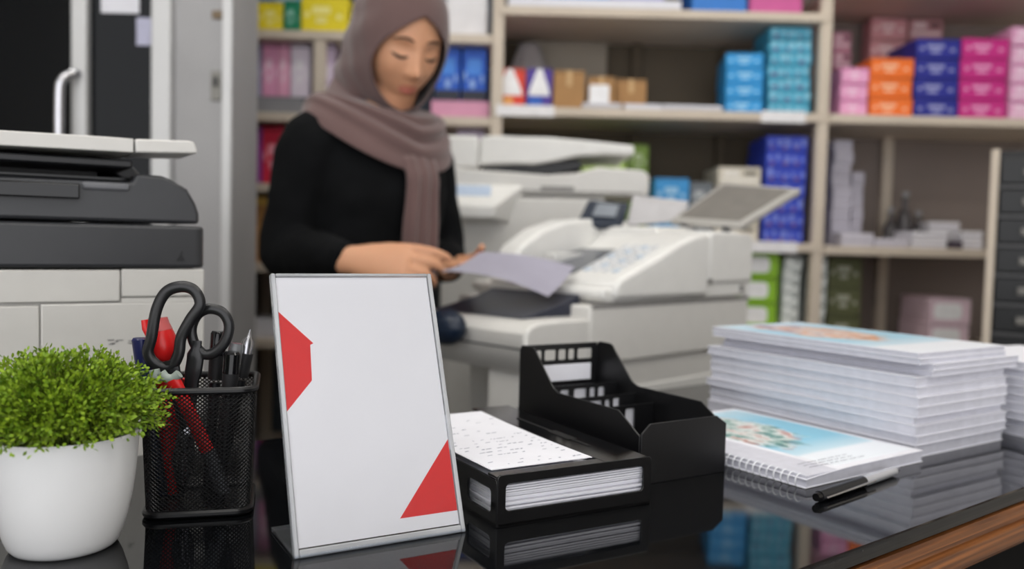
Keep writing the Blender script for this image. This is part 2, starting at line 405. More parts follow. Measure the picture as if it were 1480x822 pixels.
# ================================================================== ACRYLIC SIGN HOLDER
def sign():
    t = thing('sign_holder', 'upright clear acrylic sign holder with white card and red corner shapes', 'sign holder', (-.156, .6274, HC), rad(29.56))
    L, W, tau = .222, .1408, rad(21.0)
    m_ac = clear_mat('clear_acrylic', (255, 255, 255), .0)
    m_edge = clear_mat('acrylic_edge', (240, 242, 246), .42)
    T = Matrix.Rotation(-tau, 4, 'X')          # tilts the plate backwards
    def tb(bm, *d, bev=0):
        add_box(bm, *d, M=T)
    # L-shaped plate: front sheet, rear sheet, thick polished rim
    bm = B(); tb(bm, .001, W-.001, -.0012, .0002, .001, L-.001); obj('front_pane', bm, m_ac, t, bevel=.0003)
    bm = B(); tb(bm, .001, W-.001, .0022, .0042, .001, L-.001); obj('back_pane', bm, m_ac, t, bevel=.0003)
    bm = B()
    for d in ((0, .0038, -.0022, .0048, .0, L), (W-.0038, W, -.0022, .0048, .0, L), (.0038, W-.0038, -.0022, .0048, L-.003, L), (.0038, W-.0038, -.0022, .0048, 0, .006)):
        tb(bm, *d)
    obj('polished_rim', bm, m_edge, t, bevel=.0011, seg=3)
    bm = B(); add_box(bm, 0, W, -.002, .07, 0, .003); obj('foot_plate', bm, clear_mat('acrylic_foot', (236, 240, 246), .09), t, bevel=.0008)
    # card
    bm = B(); tb(bm, .004, W-.004, .0006, .0014, .007, L-.003); card = obj('card', bm, mat('card_white', (240, 240, 246), .6, var=.008), t, smooth=False)
    m_r = mat('card_red', (222, 36, 40), .55, var=.02)
    def shape(pts):
        bm = B(); add_prism(bm, [(x, z) for x, z in pts], .0003, .0008, 'y')
        bmesh.ops.transform(bm, matrix=T, verts=bm.verts[:])
        o = obj('red_shape', bm, m_r, card, smooth=False)
    x0, x1, z0, z1 = .0042, W-.0042, .0072, L-.0032
    fx = lambda u: x0+(x1-x0)*u
    fz = lambda v: z1-(z1-z0)*v
    shape([(fx(0), fz(.135)), (fx(.195), fz(.262)), (fx(.175), fz(.268)), (fx(.165), fz(.405)), (fx(0), fz(.515))][:5])
    shape([(fx(1), fz(.675)), (fx(1), fz(.95)), (fx(.62), fz(.95))])
sign()

# ================================================================== LETTER TRAY + SHEETS
TR, TA = Vector((-.0077, .7055, HC)), rad(29.4)
def tray():
    t = thing('letter_tray', 'low glossy black letter tray holding white note sheets beside the sign', 'tray', TR, TA)
    W, D, Hh = .1605, .27, .0445
    m = M_GLOSSBLACK
    bm = B(); add_box(bm, .0, W, 0, D, 0.0, .004); obj('tray_floor', bm, m, t, bevel=.0008)
    def framed(bm, outer, hole, lo, hi, axis):
        """upright plate with a rounded window: outer ring bridged to the hole"""
        x0, x1, z0, z1 = outer; a0, a1, b0, b1 = hole
        O = rrect(x0, x1, z0, z1, .0035, 4); I = rrect(a0, a1, b0, b1, .004, 4)
        mk = (lambda p, s: (p[0], s, p[1])) if axis == 'y' else (lambda p, s: (s, p[0], p[1]))
        v = [[bm.verts.new(mk(p, s)) for p in ring] for s in (lo, hi) for ring in (O, I)]
        n = len(O)
        for i in range(n):
            j = (i+1) % n
            bm.faces.new([v[0][i], v[0][j], v[1][j], v[1][i]]); bm.faces.new([v[2][i], v[3][i], v[3][j], v[2][j]])
            bm.faces.new([v[0][i], v[2][i], v[2][j], v[0][j]]); bm.faces.new([v[1][i], v[1][j], v[3][j], v[3][i]])
    bm = B(); framed(bm, (0, W, 0, Hh), (.008, W-.009, .0135, .0365), 0, .0022, 'y'); obj('front_frame', bm, m, t, bevel=.0006)
    bm = B(); framed(bm, (.0022, .20, 0, .040), (.012, .055, .010, .030), 0, .0022, 'x'); obj('side_wall', bm, m, t, bevel=.0006)
    bm = B(); add_box(bm, W-.0022, W, .0022, D, 0, Hh-.002); obj('side_wall', bm, m, t, bevel=.0006)
    bm = B(); add_box(bm, 0, W, D-.0022, D, 0, Hh-.006); obj('back_wall', bm, m, t, bevel=.0006)
    # flat cover deck on the right, slotted
    bm = B(); add_box(bm, .112, W, .0022, D, Hh-.0035, Hh-.0015); add_box(bm, 0, .112, .0022, .018, Hh-.0035, Hh-.0015); obj('cover_deck', bm, m, t, bevel=.0005)
    bm = B(); add_box(bm, .131, .134, .06, .20, Hh-.0015, Hh-.0009); add_box(bm, .128, .138, .09, .13, Hh-.0015, Hh-.0008)
    obj('slot_marks', bm, mat('slot_black', (3, 3, 4), .8), t)
    rnd = random.Random(5)
    n = 15; h0, h1 = .0045, .0362
    for k in range(n):
        th = (h1-h0)/n
        bm = B()
        x0, x1, y0, y1 = .0065+rnd.random()*.003, W-.0035-rnd.random()*.002, .004+rnd.random()*.004, .215+rnd.random()*.004
        nx = 8
        P = []
        for i in range(nx+1):
            u = i/nx
            P.append((x0+(x1-x0)*u, th*.20*sin(u*3+k*.4)*.6))
        # sheet bent very slightly across its width
        up = [(x, z+th*.74) for x, z in P]; dn = [(x, z) for x, z in P]
        add_prism(bm, dn+up[::-1], y0, y1, 'y')
        o = obj('note_sheet', bm, M_PAPER, None, smooth=False, loc=TR+Vector((0, 0, h0+k*th+.0003)), rz=TA)
        tag(o, 'white note sheet in the pile inside the glossy black tray', 'paper sheet', 'note sheets piled in the tray')
    # loose written sheet lying above
    bm = B()
    N = 12
    for j in range(N): 
        pass
    def top_pt(u, v, dz=0):
        # corners from lower front-left, front-right, back-right, back-left
        a, b, c, d = Vector((.004, .0195, 0)), Vector((.1085, .0205, 0)), Vector((.104, .232, 0)), Vector((.000, .228, 0))
        p = a.lerp(b, u).lerp(d.lerp(c, u), v); p.z = .0437-.0022*sin(pi*v)*.3+.003*v*v+dz - TOPBASE
        return p
    TOPBASE = .0437
    rings = [[top_pt(i/10, j/N) for i in range(11)]+[top_pt(i/10, j/N, .0006) for i in range(10, -1, -1)] for j in range(N+1)]
    add_rings(bm, rings)
    top = obj('note_sheet', bm, M_PAPER, None, smooth=False, loc=TR+Vector((0, 0, TOPBASE)), rz=TA)
    tag(top, 'loose handwritten white sheet lying on top of the black tray', 'paper sheet')
    bm = B()
    for r_ in range(17):
        v = .05+r_*.052
        u = .08
        while u < .92:
            L_ = .015+rnd.random()*.05
            if rnd.random() < (.45 if r_ < 9 else .18):
                w = .0016+rnd.random()*.002
                ps = [top_pt(u, v+rnd.random()*.006, .00075), top_pt(min(u+L_, .96), v+rnd.random()*.006, .00075)]
                a, b = ps; s = Vector((0, w*.5, 0))
                bm.faces.new([bm.verts.new(p) for p in (a-s, b-s*.4, b+s, a+s*.3)])
            u += L_+.012
    obj('handwriting', bm, mat('pale_ink', (150, 154, 168), .8), top, smooth=False)
tray()

# ================================================================== DESK ORGANIZER
OR, OA = Vector((.1294, .8445, HC)), rad(31.5)
def organizer():
    t = thing('desk_organizer', 'matte black metal desk file organizer with slotted back and low front', 'organizer', OR, OA)
    W, D, th = .1163, .226, .002
    m = M_BLACKMETAL
    prof = [(.0, 0), (D, 0), (D, .105), (D-.003, .1115), (D-.008, .1135), (D-.028, .1135), (D-.034, .111), (D-.039, .105), (.153, .0725), (.143, .0685), (.035, .0688), (.004, .051), (0, .049)]
    for x in (0, W-th):
        bm = B(); add_prism(bm, prof, x, x+th, 'x'); obj('side_panel', bm, m, t, bevel=.0005)
    bm = B(); add_prism(bm, [(.0, .0), (W, 0), (W, .052), (W-.014, .061), (.012, .0605), (.001, .051)], -.0022, -.0002, 'y'); obj('front_panel', bm, m, t, bevel=.0005)
    bm = B(); add_box(bm, th, W-th, 0, D, .002, .004); obj('floor_plate', bm, m, t)
    def slotted(name, y, z0, z1, slots, mm=m, tilt=0):
        """upright plate x th..W-th with rounded slots (bars + frames joined as one sheet)"""
        bm = B()
        outer = [(th, z0), (W-th, z0), (W-th, z1), (th, z1)]
        cx = sorted(set([th, W-th]+[s[0] for s in slots]+[s[1] for s in slots])); cz = sorted(set([z0, z1]+[s[2] for s in slots]+[s[3] for s in slots]))
        cache = {}
        def V(x, z, k):
            key = (x, z, k)
            if key not in cache: cache[key] = bm.verts.new((x, y+k*.0018+tilt*(z-z0), z))
            return cache[key]
        full = {}
        for i in range(len(cx)-1):
            for j in range(len(cz)-1):
                mx, mz = (cx[i]+cx[i+1])/2, (cz[j]+cz[j+1])/2
                full[i, j] = not any(s[0] < mx < s[1] and s[2] < mz < s[3] for s in slots)
        for (i, j), f in full.items():
            if not f: continue
            a = [(cx[i], cz[j]), (cx[i+1], cz[j]), (cx[i+1], cz[j+1]), (cx[i], cz[j+1])]
            for k in (0, 1):
                bm.faces.new([V(*p, k) for p in (a if k == 0 else a[::-1])])
            for (di, dj, p, r_) in ((0, -1, 0, 1), (1, 0, 1, 2), (0, 1, 2, 3), (-1, 0, 3, 0)):
                if not full.get((i+di, j+dj), False):
                    bm.faces.new([V(*a[p], 0), V(*a[p], 1), V(*a[r_], 1), V(*a[r_], 0)])
        # round the slot corners: bevel the edges running through the plate at each slot corner
        es = [e for e in bm.edges if abs((e.verts[0].co-e.verts[1].co).normalized().y) > .9]
        cs = []
        for e in es:
            x, z = e.verts[0].co.x, e.verts[0].co.z
            for s in slots:
                if min(abs(x-s[0]), abs(x-s[1])) < 1e-6 and min(abs(z-s[2]), abs(z-s[3])) < 1e-6: cs.append(e)
        bmesh.ops.bevel(bm, geom=list(set(cs)), offset=.0024, segments=4, affect='EDGES', profile=.5)
        return obj(name, bm, mm, t, smooth=False)
    xs = [(.010, .031), (.035, .052), (.0555, .067), (.0705, .080), (.0845, .107)]
    slotted('back_panel', D-.002, 0.002, .112, [(a, b, .092, .105) for a, b in xs])
    bm = B(); add_box(bm, .008, W-.012, D-.0042, D-.0024, .066, .0865); obj('label_card', bm, M_PAPER, t, bevel=.0003)
    sl = [(.012, .026), (.030, .043), (.050, .069), (.073, .082), (.086, .096)]
    slotted('divider', D-.045, .004, .068, [(a, b, .049, .063) for a, b in sl])
    bm = B(); add_box(bm, .006, W-.006, D-.040, D-.0385, .006, .066); obj('index_card', bm, M_PAPER, t)
    slotted('divider', D-.082, .004, .060, [(.040, .064, .042, .055), (.068, .076, .042, .055), (.080, .090, .042, .056), (.012, .034, .042, .055)])
    bm = B(); add_box(bm, .006, W-.006, D-.0775, D-.076, .006, .058); obj('index_card', bm, M_PAPER, t)
    slotted('divider', D-.115, .004, .054, [(.072, .086, .018, .050), (.012, .03, .018, .044), (.036, .06, .018, .044)])
    bm = B(); add_box(bm, .006, W-.006, D-.110, D-.1085, .006, .052); obj('index_card', bm, M_PAPER, t)
    for x, z in ((W, .044), (W, .008)):
        bm = B(); add_tube(bm, [(x-.001, .004, z), (x+.0012, .004, z)], .0017, 10); obj('rivet', bm, M_STEEL, t)
organizer()

# ================================================================== BOOKLET STACKS, NOTEBOOK, PEN
def print_mat(name, sky, pale, patch, seedv):
    """cover print: pale sky field with a mottled coloured oval and a white foot band"""
    m = bpy.data.materials.new(name); m.use_nodes = True; nt = m.node_tree; b = nt.nodes['Principled BSDF']; b.inputs['Roughness'].default_value = .35
    N = nt.nodes.new; L = nt.links.new
    tc = N('ShaderNodeTexCoord'); sep = N('ShaderNodeSeparateXYZ'); L(tc.outputs['Generated'], sep.inputs[0])
    g = N('ShaderNodeValToRGB'); e = g.color_ramp.elements
    e[0].position = .0; e[0].color = col((236, 240, 246)); e[1].position = 1; e[1].color = col(pale)
    for p, c in ((.17, (236, 240, 246)), (.2, pale), (.36, sky), (.72, sky)):
        x = e.new(p); x.color = col(c)
    L(sep.outputs['Y'], g.inputs['Fac'])
    nz = N('ShaderNodeTexNoise'); nz.inputs['Scale'].default_value = 9; nz.noise_dimensions = '4D'; nz.inputs['Detail'].default_value = 5; nz.inputs['W'].default_value = seedv
    L(tc.outputs['Generated'], nz.inputs['Vector'])
    pr = N('ShaderNodeValToRGB'); pr.color_ramp.interpolation = 'LINEAR'; e = pr.color_ramp.elements
    e[0].position = .28; e[0].color = col(patch[0]); e[1].position = .75; e[1].color = col(patch[-1])
    for i, c in enumerate(patch[1:-1]):
        x = e.new(.28+.47*(i+1)/(len(patch)-1)); x.color = col(c)
    L(nz.outputs['Fac'], pr.inputs['Fac'])
    # oval mask
    mp = N('ShaderNodeMapping'); mp.inputs['Location'].default_value = (-.45*2.6, -.64*2.6, 0); mp.inputs['Scale'].default_value = (2.6, 2.6, 0)
    L(tc.outputs['Generated'], mp.inputs['Vector'])
    ln = N('ShaderNodeVectorMath'); ln.operation = 'LENGTH'; L(mp.outputs['Vector'], ln.inputs[0])
    n2 = N('ShaderNodeTexNoise'); n2.inputs['Scale'].default_value = 5; L(tc.outputs['Generated'], n2.inputs['Vector'])
    ad = N('ShaderNodeMath'); ad.operation = 'MULTIPLY_ADD'; L(n2.outputs['Fac'], ad.inputs[0]); ad.inputs[1].default_value = .9; L(ln.outputs['Value'], ad.inputs[2])
    mr = N('ShaderNodeMapRange'); mr.inputs['From Min'].default_value = 1.15; mr.inputs['From Max'].default_value = 1.35; mr.inputs['To Min'].default_value = 1; mr.inputs['To Max'].default_value = 0
    L(ad.outputs[0], mr.inputs['Value'])
    mx = N('ShaderNodeMix'); mx.data_type = 'RGBA'; L(mr.outputs[0], mx.inputs['Factor']); L(g.outputs['Color'], mx.inputs['A']); L(pr.outputs['Color'], mx.inputs['B'])
    L(mx.outputs['Result'], b.inputs['Base Color'])
    return m
M_PRINT1 = print_mat('cover_print_orange', (164, 208, 228), (206, 226, 238), [(60, 52, 60), (214, 150, 96), (226, 214, 210), (150, 110, 110), (110, 170, 200)], 1.3)
M_PRINT2 = print_mat('cover_print_green', (134, 196, 220), (196, 222, 234), [(92, 84, 92), (74, 140, 130), (220, 224, 220), (186, 110, 96), (120, 170, 160)], 4.2)

SO, SA = Vector((.4676, .9828, HC)), rad(33.6)
def booklet(lab, origin, ang, w, d, h, sag=0, print_=None, group='printed booklets in the tall stack', rnd=random, cover_m=M_PAPER):
    """soft booklet: wavy page block between two thin covers"""
    t = thing('booklet', lab, 'booklet', origin, ang, group)
    ny = 14
    def slab(name, z0, z1, inset, m, wob):
        bm = B(); rings = []
        for j in range(ny+1):
            v = j/ny; y = d*v
            dz = -sag*(v-.25)**2 if v > .25 else 0
            x0, x1 = inset+wob*sin(v*5+h*900), w-inset-wob*sin(v*4+1)
            yy = min(max(y, inset), d-inset)
            rings.append([(x0, yy, z0+dz), (x1, yy, z0+dz), (x1, yy, z1+dz), (x0, yy, z1+dz)])
        add_rings(bm, rings); return obj(name, bm, m, t, smooth=False)
    c = .0007
    slab('page_block', c, h-c, .0012, M_PAGE, .0004)
    slab('cover', h-c, h, 0, cover_m, .0002)
    slab('back_cover', 0, c, 0, cover_m, .0002)
    if print_:
        bm = B(); rings = []
        for j in range(ny+1):
            v = j/ny; y = .004+(d-.008)*v; dz = -sag*(v-.25)**2 if v > .25 else 0
            rings.append([(.005, y, h+dz+.00005), (w-.005, y, h+dz+.00005), (w-.005, y, h+dz+.0003), (.005, y, h+dz+.0003)])
        add_rings(bm, rings); obj('cover_picture', bm, print_, t, smooth=False)
    return t
def stack():
    rnd = random.Random(11)
    ords = ['lowest', 'second-lowest', 'third from the bottom', 'fourth from the bottom', 'fifth from the bottom', 'sixth from the bottom', 'seventh from the bottom', 'eighth from the bottom']
    z = 0
    ex, ey = Vector((cos(SA), sin(SA), 0)), Vector((-sin(SA), cos(SA), 0))
    hs = [.0145, .0105, .0125, .0095, .012, .0115, .011, .0115]
    for k, h in enumerate(hs):
        jx, jy = rnd.uniform(-.0025, .0025), rnd.uniform(-.0025, .002)
        booklet('white booklet %s of the tall stack on the counter' % ords[k], SO+ex*jx+ey*jy+Vector((0, 0, z)), SA+rad(rnd.uniform(-.5, .5)), .198+rnd.uniform(-.002, .002), .320+rnd.uniform(-.002, .003), h-.0003)
        z += h
    for k, (h, lab) in enumerate(((.0072, 'lower of the two white booklets jutting out of the tall stack'), (.0078, 'upper of the two white booklets jutting out of the tall stack'))):
        booklet(lab, SO+ex*(.021+k*.002)-ey*(.004+k*.001)+Vector((0, 0, z)), SA+rad(.6), .198, .318, h-.0003)
        z += h
    booklet('white booklet directly under the picture-cover booklet of the tall stack', SO+ex*.001-ey*.0005+Vector((0, 0, z)), SA+rad(.3), .193, .318, .0062); z += .0065
    booklet('topmost booklet of the tall stack, with a pale blue picture cover', SO+ex*.0+ey*.001+Vector((0, 0, z)), SA+rad(.1), .193, .317, .0065, print_=M_PRINT1)
stack()
def stack2():
    rnd = random.Random(21)
    o = Vector((.674, 1.100, HC)); a0 = rad(28); z = 0
    names = ['lowest', 'second', 'third', 'fourth', 'fifth', 'sixth', 'seventh', 'eighth', 'ninth', 'tenth']
    for k in range(9):
        h = .0108
        a = a0+rad(rnd.uniform(-4, 4)); s = rnd.uniform(-.006, .006)
        booklet('white booklet, %s from below in the loose pile at the counter end' % names[k], o+Vector((s+(.0 if k else -.004), rnd.uniform(-.004, .004), z)), a, .2+rnd.uniform(-.006, .006), .15, h-.0004, group='booklets in the loose pile at the counter end')
        z += h
stack2()
NO, NA = Vector((.2915, .8416, HC)), rad(35)
def notebook():
    t = thing('spiral_notebook', 'white spiral-bound notebook with blue picture cover lying before the tall stack', 'notebook', NO, NA)
    W, D, h = .216, .272, .0135
    def bent(name, x0, x1, z0, z1, m, ins=0, parent=t, curl=.004):
        bm = B(); n = 16
        rings = []
        for i in range(n+1):
            u = i/n; x = x0+(x1-x0)*u
            dz = curl*max(0, 1-u*2.2)**2*(1 if z0 > .004 else 0)*-1
            rings.append([(x, ins, z0+dz), (x, D-ins, z0+dz), (x, D-ins, z1+dz), (x, ins, z1+dz)])
        add_rings(bm, rings); return obj(name, bm, m, parent, smooth=False)
    bent('back_cover', .004, W, .0005, .0014, M_PAPER)
    bent('page_block', .007, W-.001, .0014, h-.0008, M_PAGE, .001)
    bent('front_cover', .005, W, h-.0008, h, M_PAPER)
    bent('cover_picture', .020, W-.008, h+.0000, h+.0003, M_PRINT2, .010)
    m_c = mat('white_coil', (226, 228, 232), .3)
    n = 30
    for i in range(n):
        y = .008+(D-.016)*i/(n-1)
        bm = B(); pts = []
        for k in range(15):
            a = -pi*.62+k/14*pi*1.85
            pts.append((.0052-.0062*cos(a)*1.0, y+.0016*k/14, .0072-.0066*sin(a)))
        add_tube(bm, pts, .00075, 6); obj('coil_ring', bm, m_c, t)
    for i in range(n):
        y = .008+(D-.016)*i/(n-1)
        bm = B(); add_box(bm, .0085, .0125, y-.0014, y+.0026, h-.0042+.0002, h-.0020); obj('punch_hole', bm, M_DARKPL, t, smooth=False)
    rnd = random.Random(2); bm = B()
    for r_ in range(3):
        y = .018+r_*.007; x = .035
        while x < .12:
            L_ = .005+rnd.random()*.010
            add_box(bm, x, x+L_, y, y+.0007, h+.0003, h+.0005); x += L_+.003
    obj('small_print', bm, mat('grey_ink', (120, 124, 136), .8), t, smooth=False)
notebook()
def pen():
    a, b = on(1184, 717, HC+.0055), on(1299, 678, HC+.0055)
    t = thing('ballpoint_pen', 'black and silver pen lying on the counter beside the spiral notebook', 'pen', a-Vector((0, 0, .0055)), math.atan2(b.y-a.y, b.x-a.x))
    L_ = (b-a).length; z = .0055
    def tb(name, x0, x1, r0, r1, m, y=0, dz=0, sq=1): 
        bm = B(); add_tube(bm, [(x0, y, z+dz), ((x0+x1)/2, y, z+dz), (x1, y, z+dz)], [r0, (r0+r1)/2, r1], 16, squash=sq); return obj(name, bm, m, t)
    tb('end_button', -.006, .000, .0038, .0045, M_GLOSSBLACK)
    tb('barrel', 0, L_*.52, .0052, .0055, mat('pen_black', (26, 27, 30), .25))
    tb('sleeve', L_*.52, L_*.93, .0055, .0048, mat('pen_silver', (205, 206, 212), .25, metal=.5))
    tb('tip', L_*.93, L_, .0046, .0015, M_STEEL)
    bm = B(); add_tube(bm, [(.004, -.0052, z-.001), (L_*.5, -.0054, z-.0005), (L_*.62, -.0052, z)], .0012, 8); obj('clip', bm, M_CHROME, t)
pen()

# ================================================================== LEFT COPIER (front right corner by the counter)
def left_copier():
    t = thing('photocopier', 'large beige and charcoal photocopier behind the pen holder, only its end in view', 'copier', (-.3558, 1.0, 0), rad(32))
    W, D = .66, .58
    mb = mat('copier_grey_beige', (194, 192, 187), .42, var=.03, bump=.03, bscale=600)
    ml = mat('copier_lid_grey', (200, 198, 194), .38, var=.02)
    # body with separate front panels (front is y = 0, right end x = 0)
    bm = B(); add_box(bm, -W, 0, .006, D, .06, 1.046); obj('body', bm, mb, t, bevel=.006)
    def panel(name, x0, x1, z0, z1, m=mb, y0=0):
        bm = B(); add_box(bm, x0, x1, y0, .0065, z0, z1); return obj(name, bm, m, t, bevel=.0016)
    panel('front_panel', -W, -.0900, 1.0105, 1.0455)
    panel('front_panel', -.0886, -.0006, 1.0155, 1.0465)
    # wide lower panel stepping up to the right-hand seam
    panel('front_door', -.1672, -.0006, .62, 1.0090)
    bm = B(); add_box(bm, -.0886, -.0006, .0002, .0065, 1.0088, 1.0143); obj('front_panel', bm, mb, t)
    panel('side_door', -W, -.1686, .62, 1.0075)
    for k in range(2):
        d = panel('paper_drawer', -W, -.0006, .10+.26*k, .355+.26*k)
        bm = B(); add_box(bm, -.45, -.2, -.001, .004, .30+.26*k, .325+.26*k); obj('drawer_grip', bm, M_GREYDARK, d, bevel=.003)
    for dx in (-.6, -.06):
        for dy in (.08, .5):
            bm = B(); add_lathe(bm, [(.001, 0), (.028, 0), (.03, .02), (.03, .05), (.012, .062), (.001, .062)], 20, (dx, dy, 0)); obj('caster', bm, M_DARKPL, t)
    # charcoal band with rounded right corner
    def rounded_band(name, z0, z1, y0, xr, m, r=.012, bev=.004):
        bm = B(); pts = []
        pts += [(-W, D), (-W, y0)]
        for k in range(7):
            a = rad(-90+90*k/6); pts.append((xr-r+r*cos(a), y0+r+r*sin(a)))
        pts += [(xr, D)]
        add_prism(bm, pts, z0, z1, 'z'); return obj(name, bm, m, t, bevel=bev, seg=3)
    rounded_band('scanner_band', 1.0478, 1.0958, -.002, .0, M_GREYDARK)
    # upper housing: profile along x extruded back, sloping shoulder on the right, notched on the left
    zz = 1.0985
    up = [(-W, zz), (-.006, zz), (-.006, 1.110), (-.010, 1.122), (-.019, 1.138), (-.036, 1.1475), (-.046, 1.1515), (-.073, 1.1525), (-.0775, 1.1425), (-W, 1.1385)]
    bm = B(); add_prism(bm, up, .002, .05, 'y'); obj('scanner_housing', bm, M_GREYDARK, t, bevel=.004, seg=3)
    up2 = [(-W, zz), (-.006, zz), (-.006, 1.112), (-.012, 1.126), (-.022, 1.139), (-.06, 1.147), (-W, 1.147)]
    bm = B(); add_prism(bm, up2, .05, D-.02, 'y'); obj('scanner_housing', bm, M_GREYDARK, t, bevel=.003)
    bm = B(); add_prism(bm, [(-.004, 1.1215), (.003, 1.1215), (.006, 1.124), (.006, 1.1335), (.002, 1.1375), (-.004, 1.1375)], -W, -.1305, 'x')
    bmesh.ops.translate(bm, vec=(0, -.004, 0), verts=bm.verts[:])
    obj('operating_bar', bm, M_GLOSSBLACK, t, bevel=.0015)
    bm = B(); add_box(bm, -.128, -.080, -.001, .01, 1.132, 1.141); obj('chamfer_strip', bm, mat('charcoal_light', (96, 97, 101), .4), t, bevel=.003)
    # platen area dark inside, rear hinge block and lid
    bm = B(); add_box(bm, -W, -.045, .07, .40, 1.147, 1.150); obj('platen_glass', bm, M_GLOSSBLACK, t)
    bm = B(); add_box(bm, -W, -.10, .44, D-.02, 1.147, 1.172); obj('rear_body', bm, mb, t, bevel=.006)
    bm = B(); add_prism(bm, [(-.075, 1.150), (-.042, 1.150), (-.055, 1.158), (-.062, 1.1665), (-.088, 1.1675), (-.088, 1.160)], .10, .44, 'y'); obj('hinge_arm', bm, M_GREYDARK, t, bevel=.003)
    bm = B(); add_box(bm, -W, -.10, .12, .44, 1.150, 1.1655); obj('lid_underside', bm, M_DARKPL, t)
    bm = B(); add_prism(bm, [(-W, 1.166), (-.010, 1.1785), (-.0105, 1.184), (-.0135, 1.1915), (-.02, 1.1925), (-.10, 1.1900), (-W, 1.181)], -.004, D-.04, 'y')
    bm.free(); bm = B(); add_prism(bm, [(-W, 1.166), (-.077, 1.1747), (-.077, 1.1898), (-.10, 1.1900), (-W, 1.181)], -.004, D-.04, 'y')
    lid = obj('lid', bm, ml, t, bevel=.0012)
    bm = B(); add_prism(bm, [(-.0752, 1.1750), (-.010, 1.1785), (-.0105, 1.184), (-.0135, 1.1915), (-.02, 1.1925), (-.0752, 1.1899)], -.004, .09, 'y'); obj('lid_end', bm, ml, lid, bevel=.0018)
    bm = B(); add_box(bm, -.078, -.0745, .0, .08, 1.177, 1.188); obj('lid_joint', bm, M_SEAM, lid)
    bm = B(); add_box(bm, -W, -.077, .004, .40, 1.158, 1.1668); obj('lid_liner', bm, M_DARKPL, lid, bevel=.002)
    # little embossed mark on the band
    bm = B(); add_prism(bm, [(-.032, 1.0565), (-.0225, 1.0565), (-.0262, 1.0635), (-.0245, 1.0665), (-.0265, 1.0672), (-.0275, 1.0640)], -.0028, -.0015, 'y'); obj('embossed_mark', bm, M_DARKPL, t)
    rnd = random.Random(4); bm = B()
    for k in range(10):
        x = -.075-rnd.random()*.03; z = .963+rnd.random()*.006; add_box(bm, x, x+.002+rnd.random()*.006, -.0004, .0005, z, z+.0008)
    obj('scuff_marks', bm, M_SEAM, t)
left_copier()

